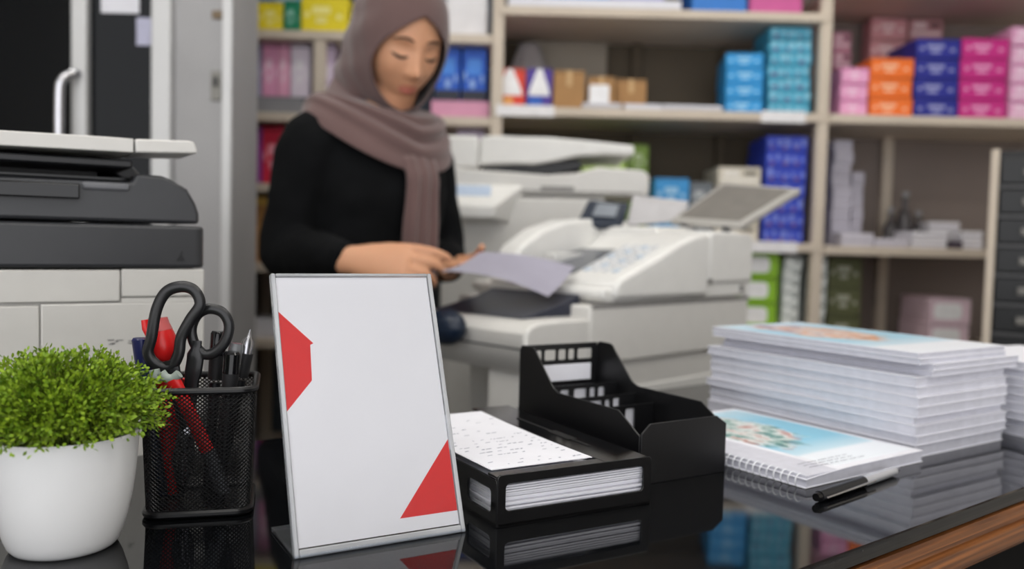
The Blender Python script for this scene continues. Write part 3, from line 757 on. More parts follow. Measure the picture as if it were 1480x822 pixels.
# ================================================================== GLASS CABINET DOORS AND COLUMN (left)
def left_wall():
    Y = 2.2
    X = lambda px: at(px, 200, Y).x
    m_al = mat('aluminium', (206, 206, 206), .4, metal=.25, var=.03, scale=5)
    m_colm = mat('grey_column', (166, 165, 166), .55, var=.06, scale=5)
    c = structure(boxo('wall_column', (X(250), X(335), Y, Y+.22, 0, 2.9), m_colm, bevel=.004))
    bm = B(); add_box(bm, X(322), X(336), Y-.012, Y, 0, 2.9); obj('edge_strip', bm, m_al, c, bevel=.002)
    bm = B(); add_box(bm, X(306), X(321), Y-.006, Y, at(0, 20, Y).z, at(0, 8, Y).z); obj('latch_plate', bm, mat('brass_dull', (120, 104, 84), .5, metal=.5), c, bevel=.002)
    bm = B(); add_box(bm, X(305), X(320), Y-.006, Y, at(0, 138, Y).z, at(0, 95, Y).z); obj('latch_plate', bm, mat('latch_grey', (140, 138, 132), .5), c, bevel=.002)
    bm = B(); add_box(bm, X(310), X(315), Y-.014, Y-.006, at(0, 118, Y).z, at(0, 104, Y).z); obj('latch_knob', bm, M_SEAM, c, bevel=.002)
    d = structure(boxo('door_1', (X(222), X(250), Y-.02, Y+.05, 0, 2.9), m_al, bevel=.004))
    m_gl = mat('dark_glass', (9, 14, 20), .05, var=0, trans=.5, ior=1.3, spec=.3)
    bm = B(); add_box(bm, X(108), X(130), Y-.02, Y+.04, 0, 2.9); obj('frame', bm, m_al, d, bevel=.004)
    bm = B(); add_box(bm, X(222)+.001, X(130), Y+.005, Y+.012, .05, 2.85); obj('glass', bm, m_gl, d)
    bm = B(); add_box(bm, -3.0, X(108), Y+.005, Y+.012, .05, 2.85); obj('glass', bm, m_gl, d)
    bm = B(); add_box(bm, -3.3, -2.95, Y-.02, Y+.04, 0, 2.9); add_box(bm, -2.95, X(222), Y-.02, Y+.04, 0, .05); add_box(bm, -2.95, X(222), Y-.02, Y+.04, 2.85, 2.9); obj('frame', bm, m_al, d, bevel=.003)
    xh, z0, z1 = X(103), at(0, 230, Y).z, at(0, 112, Y).z
    bm = B(); add_tube(bm, spline([(X(119), Y-.02, z1+.01), (X(116), Y-.04, z1+.008), (xh+.006, Y-.055, z1-.01), (xh, Y-.058, z1-.05), (xh, Y-.058, z0), (xh+.006, Y-.055, z0-.05), (X(119), Y-.02, z0-.06)], 5), .011, 12); obj('handle', bm, M_CHROME, d)
    # dim interior of the cabinet
    m_in = mat('cabinet_inside', (12, 18, 27), .8)
    bm = B(); add_box(bm, -3.0, X(245), Y+.60, Y+.62, 0, 2.9); add_box(bm, X(252), X(248), Y+.06, Y+.6, 0, 2.9); obj('interior', bm, m_in, d)
    bm = B(); add_box(bm, -3.0, X(252), Y+.12, Y+.6, .78, .80); add_box(bm, -3.0, X(252), Y+.12, Y+.6, 1.20, 1.22); obj('shelf', bm, m_in, d)
    p = boxo('paper_notice', (X(145), X(200), Y+.0035, Y+.0048, at(0, 14, Y).z, at(0, -22, Y).z), M_PAPER); tag(p, 'white paper notice stuck high on the dark glass door', 'notice')
    p = boxo('paper_notice', (X(196), X(220), Y+.0035, Y+.0048, at(0, 60, Y).z, at(0, 20, Y).z), mat('lilac_paper', (186, 186, 208), .7)); tag(p, 'small lilac paper notice stuck beside the white door frame', 'notice')
    # rolled paper and a bottle standing behind the glass
    bm = B(); add_lathe(bm, [(.001, 0), (.05, 0), (.05, .38), (.034, .42), (.03, .56), (.001, .56)], 20); o = obj('paper_roll', bm, mat('kraft_tan', (120, 98, 84), .8), loc=(at(65, 0, Y+.35).x, Y+.35, 1.22)); tag(o, 'tan paper roll standing upright behind the dark glass', 'roll')
    bm = B(); add_lathe(bm, [(.001, 0), (.045, 0), (.045, .05), (.02, .09), (.012, .1), (.001, .1)], 20); o = obj('glass_jar', bm, mat('jar_white', (150, 160, 156), .4), loc=(at(50, 0, Y+.25).x, Y+.25, 1.22)); tag(o, 'small whitish jar beside the tan roll behind the dark glass', 'jar')
left_wall()

# ================================================================== SHELVING
SY = 3.0
S1, S2, S3, S4 = 1.885, 1.546, 1.10, .80
def shelving():
    Xp = lambda px, y=SY: at(px, 200, y).x
    xa, xb, xc, xd = -.965, -.068, 1.055, 2.1
    m = M_SHELF
    m_bk_dark = mat('back_olive', (92, 82, 68), .8, var=.08, scale=3)
    m_bk_grey = mat('back_taupe', (136, 124, 118), .8, var=.06, scale=3)
    m_strip = mat('label_strip', (232, 230, 232), .5)
    DEP = .42
    def unit(name, lab, x0, x1, shelves, backm, posts=(), inner=(), ends=(0, 1)):
        t = thing(name, lab, 'shelf unit', (x0, SY, 0))
        w = x1-x0
        E_ = tuple(w*e for e in ends)
        for x, ph in tuple((e, 2.5) for e in E_)+tuple(posts):
            bm = B(); add_box(bm, x-.02, x+.02, 0, .035, 0, ph); obj('post', bm, m, t, bevel=.003)
        for x in E_+tuple(inner):
            bm = B(); add_box(bm, x-.02, x+.02, DEP-.035, DEP, 0, 2.5); obj('rear_post', bm, m if backm is not m_bk_dark else mat('post_brown', (84, 74, 60), .8), t, bevel=.003)
        for z, strips in shelves:
            bm = B(); add_box(bm, .0, w, -.006, DEP, z-.03, z); s = obj('shelf_board', bm, m, t, bevel=.002)
            for a, b in strips:
                bm = B(); add_box(bm, a-x0, b-x0, -.0085, -.0061, z-.034, z+.004); obj('label_strip', bm, m_strip, s)
        bm = B(); add_box(bm, .0, w, DEP+.001, DEP+.012, 0, 2.5); obj('back_panel', bm, backm, t)
        return t
    unit('shelf_unit', 'beige shelf unit of the middle bay behind the copiers', xb, xc, [(S1, []), (S2, [(Xp(716), Xp(800)), (Xp(1098), Xp(1162))]), (S3, [(Xp(1078), Xp(1158))]), (S4, []), (.4, []), (2.3, [])], m_bk_dark, inner=(.53, .87))
    unit('shelf_unit', 'beige shelf unit of the right bay holding orange, navy and magenta boxes', xc+.0215, xd, [(1.99, []), (S2, []), (S3-.006, []), (S4-.06, []), (.4, [])], m_bk_grey, inner=(.375,), ends=(1,))
    unit('shelf_unit', 'beige shelf unit of the left bay behind the woman with pink and yellow packs', xa, xb-.0215, [(1.785, []), (1.505, []), (1.262, []), (.985, []), (.72, []), (.3, []), (2.3, [])], mat('back_bluegrey', (92, 104, 116), .8, var=.06, scale=3), posts=((.285, 1.755),), ends=(0,))
shelving()

def carton(name, lab, cat, group, x0, x1, y0, dep, z0, z1, c, marks='blobs', rz=0, lidband=None, seed=0, rough=.5):
    """printed carton: bevelled box, lid seam line and pale printed marks"""
    rnd = random.Random(seed)
    w, h = x1-x0, z1-z0
    key = 'print_%d_%d_%d' % tuple(c)
    m = mat(key, c, rough, var=.05, scale=20)
    bm = B(); add_box(bm, 0, w, 0, dep, 0, h)
    o = obj(name, bm, m, None, bevel=min(.003, h*.06), loc=(x0, y0, z0), rz=rz)
    tag(o, lab, cat, group)
    pale = mat('pale_%s_' % marks+key, tuple(int(v+(255-v)*(.34 if marks == 'mix' else .5)) for v in c), .5)
    dark = mat('deep_'+key, tuple(int(v*.55) for v in c), .5)
    def patch(pn, rects, mm):
        for a, b, d, e in rects:
            bm = B(); add_prism(bm, rrect(a*w, b*w, d*h, e*h, min((b-a)*w, (e-d)*h)*.3, 3), -.0009, .0002, 'y')
            obj(pn, bm, mm, o, smooth=False)
    if marks == 'blobs':
        s = rnd.uniform(-.05, .05)
        patch('label', [(.26+s, .66+s, .50, .70), (.34+s, .58+s, .26, .42)], pale)
        patch('small_print', [(.76, .88, .36, .5), (.08, .18, .4, .56)], pale)
    elif marks == 'stripe':
        patch('label', [(.06, .94, .2, .38), (.12, .5, .5, .8)], pale)
        patch('small_print', [(.6, .9, .55, .78)], dark)
    elif marks == 'mix':
        patch('label', [(.05+.2*k, .05+.2*k+rnd.uniform(.06, .16), .2+rnd.random()*.2, .55+rnd.random()*.35) for k in range(5)], pale)
        patch('small_print', [(.1+.3*k, .1+.3*k+rnd.uniform(.05, .14), .1, .3) for k in range(3)], mat('mark_plum', (120, 84, 140), .5))
    elif marks == 'panel':
        patch('label', [(.08, .78, .18, .82)], mat('mark_white', (236, 236, 238), .5))
    # lid seam
    bm = B(); add_box(bm, .0005, w-.0005, -.0006, .0002, h*.93, h*.955); obj('lid_seam', bm, dark, o, smooth=False)
    return o
LEFT_S = [.3, .72, .985, 1.262, 1.505, 1.785, 2.3]
def clampz(x, zt, zb):
    S = LEFT_S if x < -.09 else ([.4, S4, S3, S2, S1, 2.3] if x < 1.06 else [.4, S4-.06, S3-.006, S2, 1.99, 2.9])
    for z in S:
        if z > zb+.09: return min(zt, z-.034)
    return zt
ORD = {1: [''], 2: ['top', 'bottom'], 3: ['top', 'middle', 'bottom']}
def ordn(n):
    if n in ORD: return ORD[n]
    mid = ['second', 'third', 'fourth', 'fifth', 'sixth', 'seventh', 'eighth', 'ninth', 'tenth'][:n-2]
    return ['top']+[m+' from the top' for m in mid]+['bottom']
def pile(px0, px1, pyt, n, c, desc, where, group, y0=SY+.04, dep=.24, zb=S2, marks='blobs', name='paper_box', cat='box', rz=0, seed=1, step=0, alt=None):
    """n equal cartons standing on a shelf; px0, px1 and pyt give the outline, zb the shelf"""
    x0, x1 = at(px0, 200, y0).x, at(px1, 200, y0).x
    zt = clampz(x0, at((px0+px1)/2, pyt, y0).z, zb)
    h = (zt-zb)/n
    for k in range(n):
        rnd = random.Random(seed*31+k)
        od = ordn(n)[n-1-k]
        lab = ('%s box of %s %s' % (od, desc, where)) if n > 1 else '%s %s' % (desc, where)
        lab = lab.strip()
        j = rnd.uniform(-.003, .003)
        cc = alt if (alt and k % 2) else c
        carton(name, lab, cat, group if n > 1 else None, x0+j, x1+j-.001, y0+rnd.uniform(0, .004), dep, zb+k*h+.0003, zb+(k+1)*h-.0007, cc, marks, rz+rad(rnd.uniform(-.8, .8)), seed=seed*7+k)
    return zt
def boxes():
    W2 = 'in the middle bay'
    # --- middle bay, eye-level shelf
    def twotone(px0, px1, pyt, c, tri, lab):
        x0, x1 = at(px0, 200, SY+.04).x, at(px1, 200, SY+.04).x; zt = at(px0, pyt, SY+.04).z
        o = carton('detergent_box', lab, 'box', None, x0, x1, SY+.04, .16, S2+.0003, zt, c, 'none')
        w, h = x1-x0, zt-S2
        bm = B(); add_prism(bm, [(w*.08, h*.32), (w*.92, h*.32), (w*.86, h*.5), (w*.6, h*.98), (w*.42, h*.98), (w*.14, h*.5)], -.0012, -.0002, 'y'); obj('label', bm, mat('mark_white', (236, 236, 238), .5), o, smooth=False)
        bm = B(); add_prism(bm, [(w*.1, h*.04), (w*.62, h*.04), (w*.62, h*.28), (w*.1, h*.28)], -.0012, -.0002, 'y'); obj('lower_label', bm, mat('mark_%d' % tri[0], tri, .5), o, smooth=False)
    twotone(712, 757, 98, (214, 62, 40), (226, 160, 88), 'red box with a white pointed panel beside the shelf post')
    twotone(759, 796, 98, (78, 56, 150), (40, 96, 190), 'purple and blue box with a white panel next to the red one')
    def kraft(px0, px1, pyt, lab, white=False, y0=SY+.04, dep=.2, rz=0):
        x0, x1 = at(px0, 200, y0).x, at(px1, 200, y0).x; zt = at(px0, pyt, y0).z
        o = carton('cardboard_carton', lab, 'box', None, x0, x1, y0, dep, S2+.0003, zt, (168, 128, 84), 'none', rz=rz, rough=.8)
        w, h = x1-x0, zt-S2
        bm = B(); add_box(bm, w*.42, w*.58, -.0007, .0, h*.6, h); obj('tape', bm, mat('tape_tan', (196, 160, 110), .35), o, smooth=False)
        if white:
            bm = B(); add_prism(bm, rrect(w*.05, w*.8, h*.12, h*.75, .008), -.0012, -.0004, 'y'); obj('label', bm, mat('mark_white', (236, 236, 238), .5), o, smooth=False)
    kraft(798, 843, 101, 'plain brown cardboard carton next to the purple and blue box')
    kraft(848, 886, 110, 'brown cardboard carton with a large white label', True, y0=SY+.05, rz=rad(-3))
    kraft(888, 932, 114, 'low brown cardboard carton to the right of the white-labelled one', y0=SY+.10)
    # grey bag standing at the back
    y = SY+.29; bm = B(); x = .05+at(746, 100, y).x
    rings = []
    for k, (z, s) in enumerate(((0, .075), (.05, .09), (.13, .088), (.2, .07), (.25, .045), (.285, .04))):
        rings.append([(s*cos(a*pi/12)*(1+.12*sin(a*1.7+k)), .6*s*sin(a*pi/12)*(1+.1*cos(a*2.1+k)), z) for a in range(24)])
    add_rings(bm, rings); o = obj('plastic_bag', bm, mat('bag_grey', (150, 146, 146), .35, var=.1, scale=14), loc=(x, y, S2), sub=1); tag(o, 'crumpled grey plastic bag at the back above the red box', 'bag')
    o = boxo('grey_board', (at(762, 60, SY+.36).x, at(878, 60, SY+.36).x, SY+.36, SY+.38, S2+.0003, S1-.034), mat('board_grey', (148, 140, 128), .8, var=.06, scale=4), bevel=.002); tag(o, 'tall grey board leaning at the back of the shelf behind the cartons', 'board')
    # low sheets of paper
    rnd = random.Random(8)
    for k, (a, b, lab) in enumerate(((842, 900, 'beneath the white-labelled carton front'), (902, 958, 'right of the brown cartons'), (960, 1010, 'mid shelf, left of the bare stretch'), (1008, 1046, 'just left of the light blue boxes'))):
        y0 = SY-.004; x0, x1 = at(a, 150, y0).x, at(b, 150, y0).x
        t = thing('paper_bundle', 'low bundle of white paper on the shelf edge %s' % lab, 'paper', (x0, y0+.004+ (.0 if k else .0), S2+.0004), 0, 'paper bundles on the shelf edge')
        if k == 0: t.location.y = SY+.0
        for j in range(3):
            bm = B(); s = rnd.uniform(0, .006); h = .007 if k != 0 else .0
            h = .0065
            add_box(bm, s, x1-x0-.004+s, rnd.uniform(0, .01), .045 if k == 0 else (.09 if k == 1 else .22), j*h, j*h+h-.0008); obj('sheet_block', bm, M_PAPER, t, bevel=.0008)
    pile(1046, 1099, 76, 4, (40, 150, 216), 'the light blue stack', W2, 'light blue boxes', rz=rad(-6), y0=SY+.045, seed=3)
    pile(1107, 1168, 38, 7, (72, 164, 196), 'the tall patterned cyan stack', W2, 'cyan boxes', marks='mix', seed=4, y0=SY+.04, dep=.2)
    # --- right bay, eye-level shelf
    W3 = 'in the right bay'
    pile(1212, 1252, 97, 3, (232, 158, 200), 'the low pink stack', 'beside the shelf post', 'low pink boxes', seed=5, y0=SY+.04)
    pile(1200, 1226, 45, 5, (206, 146, 166), 'the dusty pink stack', 'behind the low pink boxes', 'dusty pink boxes', seed=6, y0=SY+.30, dep=.07, marks='stripe')
    pile(1254, 1316, 83, 3, (240, 116, 40), 'the orange stack', W3, 'orange boxes', seed=7)
    pile(1319, 1383, 55, 4, (36, 42, 140), 'the navy blue stack', W3, 'navy blue boxes', seed=8)
    pile(1385, 1453, 54, 4, (196, 40, 130), 'the magenta stack', W3, 'magenta boxes', seed=9)
    pile(1456, 1518, 38, 5, (224, 164, 200), 'the pale pink stack beside the magenta boxes', '', 'pale pink boxes', seed=10, marks='stripe')
    pile(1252, 1304, 18, 5, (196, 140, 144), 'the dusty rose stack', 'behind the orange boxes', 'dusty rose boxes', seed=11, y0=SY+.29, dep=.085, marks='blobs')
    pile(1307, 1356, 22, 5, (176, 128, 130), 'the brownish rose stack', 'behind the navy boxes', 'brownish rose boxes', seed=12, y0=SY+.29, dep=.085, marks='stripe')
    # --- middle bay, shelf level with the copier
    pile(1108, 1168, 196, 7, (44, 66, 186), 'the royal blue stack', 'above the raised copier flap', 'royal blue boxes', zb=S3, seed=13, marks='mix')
    pile(1040, 1102, 241, 4, (214, 206, 190), 'the cream stack', 'behind the raised copier flap', 'cream boxes', zb=S3, seed=14, marks='stripe', y0=SY+.04)
    pile(948, 998, 257, 2, (58, 150, 214), 'the sky blue pair', 'behind the copier screen', 'sky blue boxes', zb=S3, seed=15, y0=SY+.03)
    pile(1001, 1034, 263, 2, (110, 116, 122), 'the grey pair', 'between the sky blue and cream boxes', 'grey boxes', zb=S3, seed=16, y0=SY+.05)
    pile(842, 906, 216, 3, (168, 196, 104), 'the pale green stack', 'behind the rear copier', 'pale green boxes', zb=S3, seed=17, y0=SY+.06)
    pile(908, 938, 208, 3, (120, 150, 56), 'the darker green stack', 'next to the rear copier', 'green boxes', zb=S3, seed=18, y0=SY+.14)
    # --- below
    pile(1072, 1134, 362, 3, (140, 190, 40), 'the lime green stack', 'below the label strip', 'lime green boxes', zb=S4, seed=19, marks='panel', y0=SY+.04)
    pile(1141, 1166, 372, 6, (214, 220, 218), 'the narrow white stack', 'left of the lower post', 'narrow white boxes', zb=S4, seed=20, marks='stripe', y0=SY+.05)
    z4 = S4-.06
    pile(1183, 1204, 370, 6, (214, 220, 218), 'the white stack', 'right of the lower post', 'white boxes right of the post', zb=z4, seed=21, marks='stripe', y0=SY+.05)
    pile(1207, 1256, 372, 3, (94, 98, 66), 'the dark olive stack', 'low in the right bay', 'dark olive boxes', zb=z4, seed=22, y0=SY+.12)
    pile(1357, 1416, 432, 2, (222, 196, 208), 'the pink and white pair', 'beside the drawer cabinet', 'pink and white boxes', zb=z4, seed=23, marks='panel', y0=SY+.03)
    # right bay paper stacks
    z3 = S3-.006
    def reams(px0, px1, pyt, n, lab, y0, dep, c=(206, 202, 212), zb=z3, seed=1, group='paper reams on the right bay shelf'):
        x0, x1 = at(px0, 260, y0).x, at(px1, 260, y0).x; zt = at(px0, pyt, y0).z; h = (zt-zb)/n; rnd = random.Random(seed)
        m = mat('ream_%d' % c[0], c, .8, var=.03)
        for k in range(n):
            s = rnd.uniform(-.005, .005)
            lab2 = '%s ream of %s' % (ordn(n)[n-1-k], lab) if n > 1 else 'white ream %s' % lab
            t = thing('paper_ream', lab2, 'paper', (x0+s, y0, zb+k*h+.0003), 0, group if n > 1 else None)
            bm = B(); add_box(bm, 0, x1-x0, 0, dep, 0, h-.001); obj('wrapper', bm, m, t, bevel=.002)
            bm = B(); add_box(bm, .004, x1-x0-.004, -.0006, .0, h*.35, h*.5); obj('fold_line', bm, mat('ream_line', (170, 166, 178), .8), t)
    reams(1204, 1231, 202, 9, 'the tall grey-white pile by the shelf post', SY+.12, .2, (186, 182, 194), seed=3)
    reams(1233, 1250, 248, 6, 'the lower grey-white pile beside the tall one', SY+.14, .18, (180, 176, 188), seed=4)
    reams(1222, 1268, 336, 1, 'lying flat in front of the grey-white piles', SY+.01, .1)
    reams(1270, 1318, 344, 1, 'lying flat in the middle of the right bay shelf', SY+.01, .2)
    reams(1322, 1372, 334, 2, 'the small white pair near the dark bottles', SY+.02, .15, (226, 224, 230), seed=6)
    reams(1396, 1426, 334, 2, 'the small white pair beside the drawer cabinet', SY+.02, .15, (228, 226, 232), seed=7)
    reams(1348, 1392, 320, 3, 'the raised white trio on the right bay shelf', SY+.19, .15, (224, 222, 228), seed=8)
    for k, (px, hh, r, lab) in enumerate(((1288, .13, .026, 'leftmost of the three dim bottles'), (1308, .19, .03, 'tallest of the three dim bottles'), (1328, .12, .026, 'rightmost of the three dim bottles'))):
        y = SY+.28; bm = B(); add_lathe(bm, [(.001, 0), (r, 0), (r, hh*.55), (r*.6, hh*.72), (r*.35, hh*.8), (r*.35, hh), (.001, hh)], 18)
        o = obj('bottle', bm, mat('smoke_bottle', (84, 80, 82), .2), loc=(at(px, 300, y).x, y, z3+.0003)); tag(o, '%s at the back of the right bay shelf' % lab, 'bottle', 'dim bottles at the back of the shelf')
        bm = B(); add_lathe(bm, [(.001, hh), (r*.42, hh), (r*.42, hh+.02), (.001, hh+.02)], 14); obj('cap', bm, mat('cap_grey', (150, 150, 152), .4), o)
    o = boxo('dark_box', (at(1374, 350, SY+.01).x, at(1392, 350, SY+.01).x, SY+.01, SY+.06, z3+.0003, at(1380, 348, SY+.01).z), mat('plum_dark', (70, 60, 74), .5), bevel=.003); tag(o, 'tiny dark box between the white paper pairs on the right bay shelf', 'box')
    # --- left bay
    WL = 'in the left bay'
    sa, sb, sc_, sd, se = 1.785, 1.505, 1.262, .985, .72
    def pack(px0, px1, pyt, c, lab, zb, y0=SY+.04, dep=.16, marks='blobs', name='packet', cat='pack', seed=1, rz=0, group=None):
        x0, x1 = at(px0, 200, y0).x, at(px1, 200, y0).x; zt = clampz(x0, at((px0+px1)/2, pyt, y0).z, zb)
        return carton(name, lab, cat, group, x0, x1, y0, dep, zb+.0003, zt, c, marks, rz, seed=seed)
    pack(341, 369, 9, (222, 120, 84), 'orange-red pack at the left end of the top left shelf', sa, seed=1, marks='panel')
    pack(371, 406, 2, (232, 212, 40), 'small yellow pack between the orange and green packs', sa, seed=2)
    pack(408, 431, 0, (24, 128, 92), 'green pack between the two yellow packs', sa, seed=3)
    pack(433, 500, -8, (236, 216, 36), 'wide yellow pack right of the green pack, above the woman\'s shoulder', sa, seed=4)
    pack(342, 360, 86, (196, 160, 204), 'lilac folder at the left end of the second left shelf', sb, seed=5)
    pack(363, 377, 58, (170, 168, 196), 'grey-lilac folder beside the lilac one', sb+.062, seed=6, y0=SY+.06)
    pack(378, 400, 54, (230, 160, 196), 'pink folder beside the grey-lilac one', sb+.062, seed=7, y0=SY+.05)
    pack(401, 417, 54, (236, 170, 200), 'paler pink folder left of the white folder', sb+.062, seed=8, y0=SY+.05)
    pack(419, 447, 43, (234, 222, 236), 'white and pink folder beside the shelf post', sb+.062, seed=9, y0=SY+.05)
    x0, x1 = at(364, 150, SY+.04).x, at(449, 150, SY+.01).x
    o = carton('document_tray', 'grey document box lying under the pink folders', 'box', None, x0, x1, SY+.04, .3, sb+.0003, sb+.061, (140, 140, 144), 'none')
    bm = B(); add_box(bm, (x1-x0)*.84, (x1-x0)*.97, -.001, .0003, .004, .055); obj('end_label', bm, M_NAVY, o)
    pack(462, 482, 48, (190, 172, 196), 'lilac pack just right of the shelf post, behind the scarf', sb, seed=10)
    pack(352, 372, 183, (226, 130, 180), 'pink pack on the third left shelf', sc_, seed=11)
    pack(372.5, 378.5, 183, (130, 60, 150), 'narrow purple pack between the pink and red packs', sc_, seed=12, marks='none')
    pack(379, 412, 183, (206, 40, 70), 'red pack with pale marks beside the woman\'s arm', sc_, seed=13)
    pack(345, 392, -60, (70, 130, 196), 'tall mid blue carton standing behind the small yellow pack', sa, y0=SY+.22, dep=.14, seed=31, name='paper_box', cat='box')
    pack(396, 446, -52, (120, 170, 216), 'tall pale blue carton standing behind the green pack', sa, y0=SY+.22, dep=.14, seed=32, name='paper_box', cat='box')
    # blue pouches beyond the face
    for k, (a, b, lab) in enumerate(((628, 663, 'blue pack beside the woman\'s face'), (666, 701, 'blue pack beside the shelf post'))):
        o = pack(a, b, 36+2*k, (20, 84, 190), lab, sb+.056, y0=SY+.045, dep=.1, name='blue_pack', seed=20+k)
        w, h = o.dimensions.x, o.dimensions.z
        wv = max(v.co.x for v in o.data.vertices); hv = max(v.co.z for v in o.data.vertices)
        bm = B(); add_box(bm, .001, wv-.001, -.0012, .0003, .002, hv*.22); obj('dark_band', bm, mat('band_dark', (14, 20, 40), .4), o)
        bm = B(); add_prism(bm, rrect(wv*.2, wv*.8, hv*.5, hv*.8, .01), -.0014, -.0003, 'y'); obj('front_label', bm, mat('band_blue', (60, 130, 220), .4), o)
    pack(622, 706, 145, (214, 150, 178), 'flat pink box carrying the two blue packs', sb, y0=SY+.04, dep=.2, marks='none', seed=22)
    pack(660, 700, 182, (206, 190, 214), 'pale pack on the shelf under the blue packs', sc_, seed=25, y0=SY+.06)
    # tan wooden drawer and papers lower down
    x0, x1 = at(341, 300, SY).x, at(445, 300, SY).x
    t = thing('wooden_drawer_box', 'tan wooden drawer box on the lower left shelf beside the woman\'s elbow', 'box', (x0, SY+.04, .985))
    zt = at(370, 283, SY).z-.985
    mw = wood('tan_wood', (150, 104, 54), (190, 142, 84), 0, .6)
    bm = B(); add_box(bm, 0, x1-x0, .012, .3, .0003, zt-.03); obj('drawer_front', bm, mw, t, bevel=.002)
    bm = B(); add_box(bm, -.004, x1-x0+.004, 0, .31, zt-.03, zt); obj('top_board', bm, mat('yellow_board', (206, 168, 84), .6), t, bevel=.002)
    for k, (a, b, z, lab) in enumerate(((345, 400, se, 'loose white paper pile on the lowest left shelf in view'), (402, 450, se, 'white paper pile behind the woman on the lowest left shelf'))):
        x0, x1 = at(a, 440, SY+.02).x, at(b, 440, SY+.02).x
        t = thing('paper_pile', lab, 'paper', (x0, SY+.05, z+.0003))
        for j in range(4):
            bm = B(); add_box(bm, .004*j, x1-x0-.003*j, 0, .2, j*.016, j*.016+.0145); obj('sheet_block', bm, M_PAPER, t, bevel=.001, rz=rad((-1)**j*1.5))
    # out-of-frame top shelf load that the polished counter mirrors
    for k, (a, b, c, lab) in enumerate(((790, 880, (60, 140, 210), 'light blue box on the top middle shelf, left end'), (884, 960, (150, 150, 200), 'lavender box on the top middle shelf'), (1000, 1080, (50, 120, 200), 'mid blue box on the top middle shelf'), (1084, 1160, (200, 90, 150), 'rose box on the top middle shelf, right end'))):
        x0, x1 = at(a, 0, SY+.02).x, at(b, 0, SY+.02).x
        carton('paper_box', lab, 'box', None, x0, x1, SY+.02, .24, S1+.0003, S1+.24, c, 'blobs', seed=40+k)
    x0, x1 = at(726, 0, SY).x, at(985, 0, SY).x
    o = boxo('paper_bundle', (x0+.02, x1, SY-.004, SY+.018, S1+.0003, S1+.03), M_PAPER, bevel=.003); tag(o, 'long low white paper strip along the top middle shelf edge', 'paper')
    x0, x1 = at(644, 0, SY).x, at(704, 0, SY).x
    carton('paper_box', 'white box on the top left shelf directly above the blue packs', 'box', None, x0, x1, SY+.04, .2, sa+.0003, sa+.16, (226, 224, 226), 'none', seed=50)
boxes()

# ================================================================== DRAWER CABINET (right edge)
def drawers():
    y = 2.3; x0 = at(1425, 300, y).x; zt = at(1440, 216, y).z
    t = thing('drawer_cabinet', 'tall cabinet of small dark drawers with a beige side beside the booklet stack', 'cabinet', (x0, y, 0), rad(-31))
    W = .40
    bm = B(); add_box(bm, .006, .026, 0, .34, 0, zt); add_box(bm, W-.026, W, 0, .34, 0, zt); obj('side_panel', bm, M_SHELF, t, bevel=.003)
    bm = B(); add_box(bm, .026, W-.026, .02, .34, 0, zt-.004); obj('carcass', bm, mat('cabinet_black', (30, 30, 32), .5), t)
    P = (zt-.02-.02)/17
    for k in range(17):
        z = .02+k*P
        bm = B(); add_box(bm, .029, W-.029, .004, .03, z+.006, z+P-.006); d = obj('drawer', bm, mat('drawer_dark', (30, 31, 33), .4), t, bevel=.004)
        bm = B(); add_box(bm, .082, .15, -.008, .006, z+P*.34, z+P*.6); obj('drawer_handle', bm, mat('handle_grey', (120, 118, 114), .35), d, bevel=.003)
        bm = B(); add_box(bm, .027, W-.027, .001, .03, z-.004, z+.003); obj('drawer_rail', bm, mat('rail_grey', (84, 84, 86), .4), t)
drawers()

# ================================================================== WOMAN
BO, BF, BR = Vector((-.30, 1.85, 0)), Vector((.77, -.64, 0)).normalized(), Vector((-.64, -.77, 0)).normalized()
def bw(s, f, z): return BO + BR*s + BF*f + Vector((0, 0, z))
HCEN = Vector((-.240, 1.79, 1.490)); HY, HP, HS = rad(31), rad(29), 1.07
hf = Vector((sin(HY), -cos(HY), 0)); hr = Vector((-cos(HY), -sin(HY), 0))
hfp = hf*cos(HP)-Vector((0, 0, 1))*sin(HP); hup = hf*sin(HP)+Vector((0, 0, 1))*cos(HP)
def hw(p): return HCEN + (hr*p[0]+hfp*p[1]+hup*p[2])*HS
def g2(x, z, cx, cz, sx, sz): return exp(-((x-cx)/sx)**2-((z-cz)/sz)**2)
def jx(z): t = max(0, -z/.118); return 1-.36*t**1.7
def jy(z): t = max(0, -z/.118); return 1-.10*t**2
def feat(x, z):
    v = 0
    v += .011*g2(x, z, 0, -.012, .0095, .026)+.017*g2(x, z, 0, -.031, .0105, .012)+.006*g2(x, z, .012, -.035, .007, .007)+.006*g2(x, z, -.012, -.035, .007, .007)
    for s in (-1, 1):
        v += -.0115*g2(x, z, s*.031, .007, .017, .011)+.0065*g2(x, z, s*.032, .001, .0125, .008)+.0035*g2(x, z, s*.030, .026, .018, .007)+.005*g2(x, z, s*.043, -.030, .020, .022)
    v += .0065*g2(x, z, 0, -.0585, .018, .0055)+.0075*g2(x, z, 0, -.0705, .015, .006)-.0035*g2(x, z, 0, -.0645, .02, .0018)-.003*g2(x, z, 0, -.083, .02, .006)+.008*g2(x, z, 0, -.102, .020, .014)
    return v
def face_pt(x, z, off=0):
    cv = sqrt(max(1e-4, 1-(z/.118)**2)); su = max(-.999, min(.999, x/(.074*cv*jx(z)))); y = sqrt(1-su*su)*cv*.093*jy(z)**.5+(.012*max(0, -z/.118))
    return Vector((x, y+feat(x, z)*min(1, y/.05)+off, z))
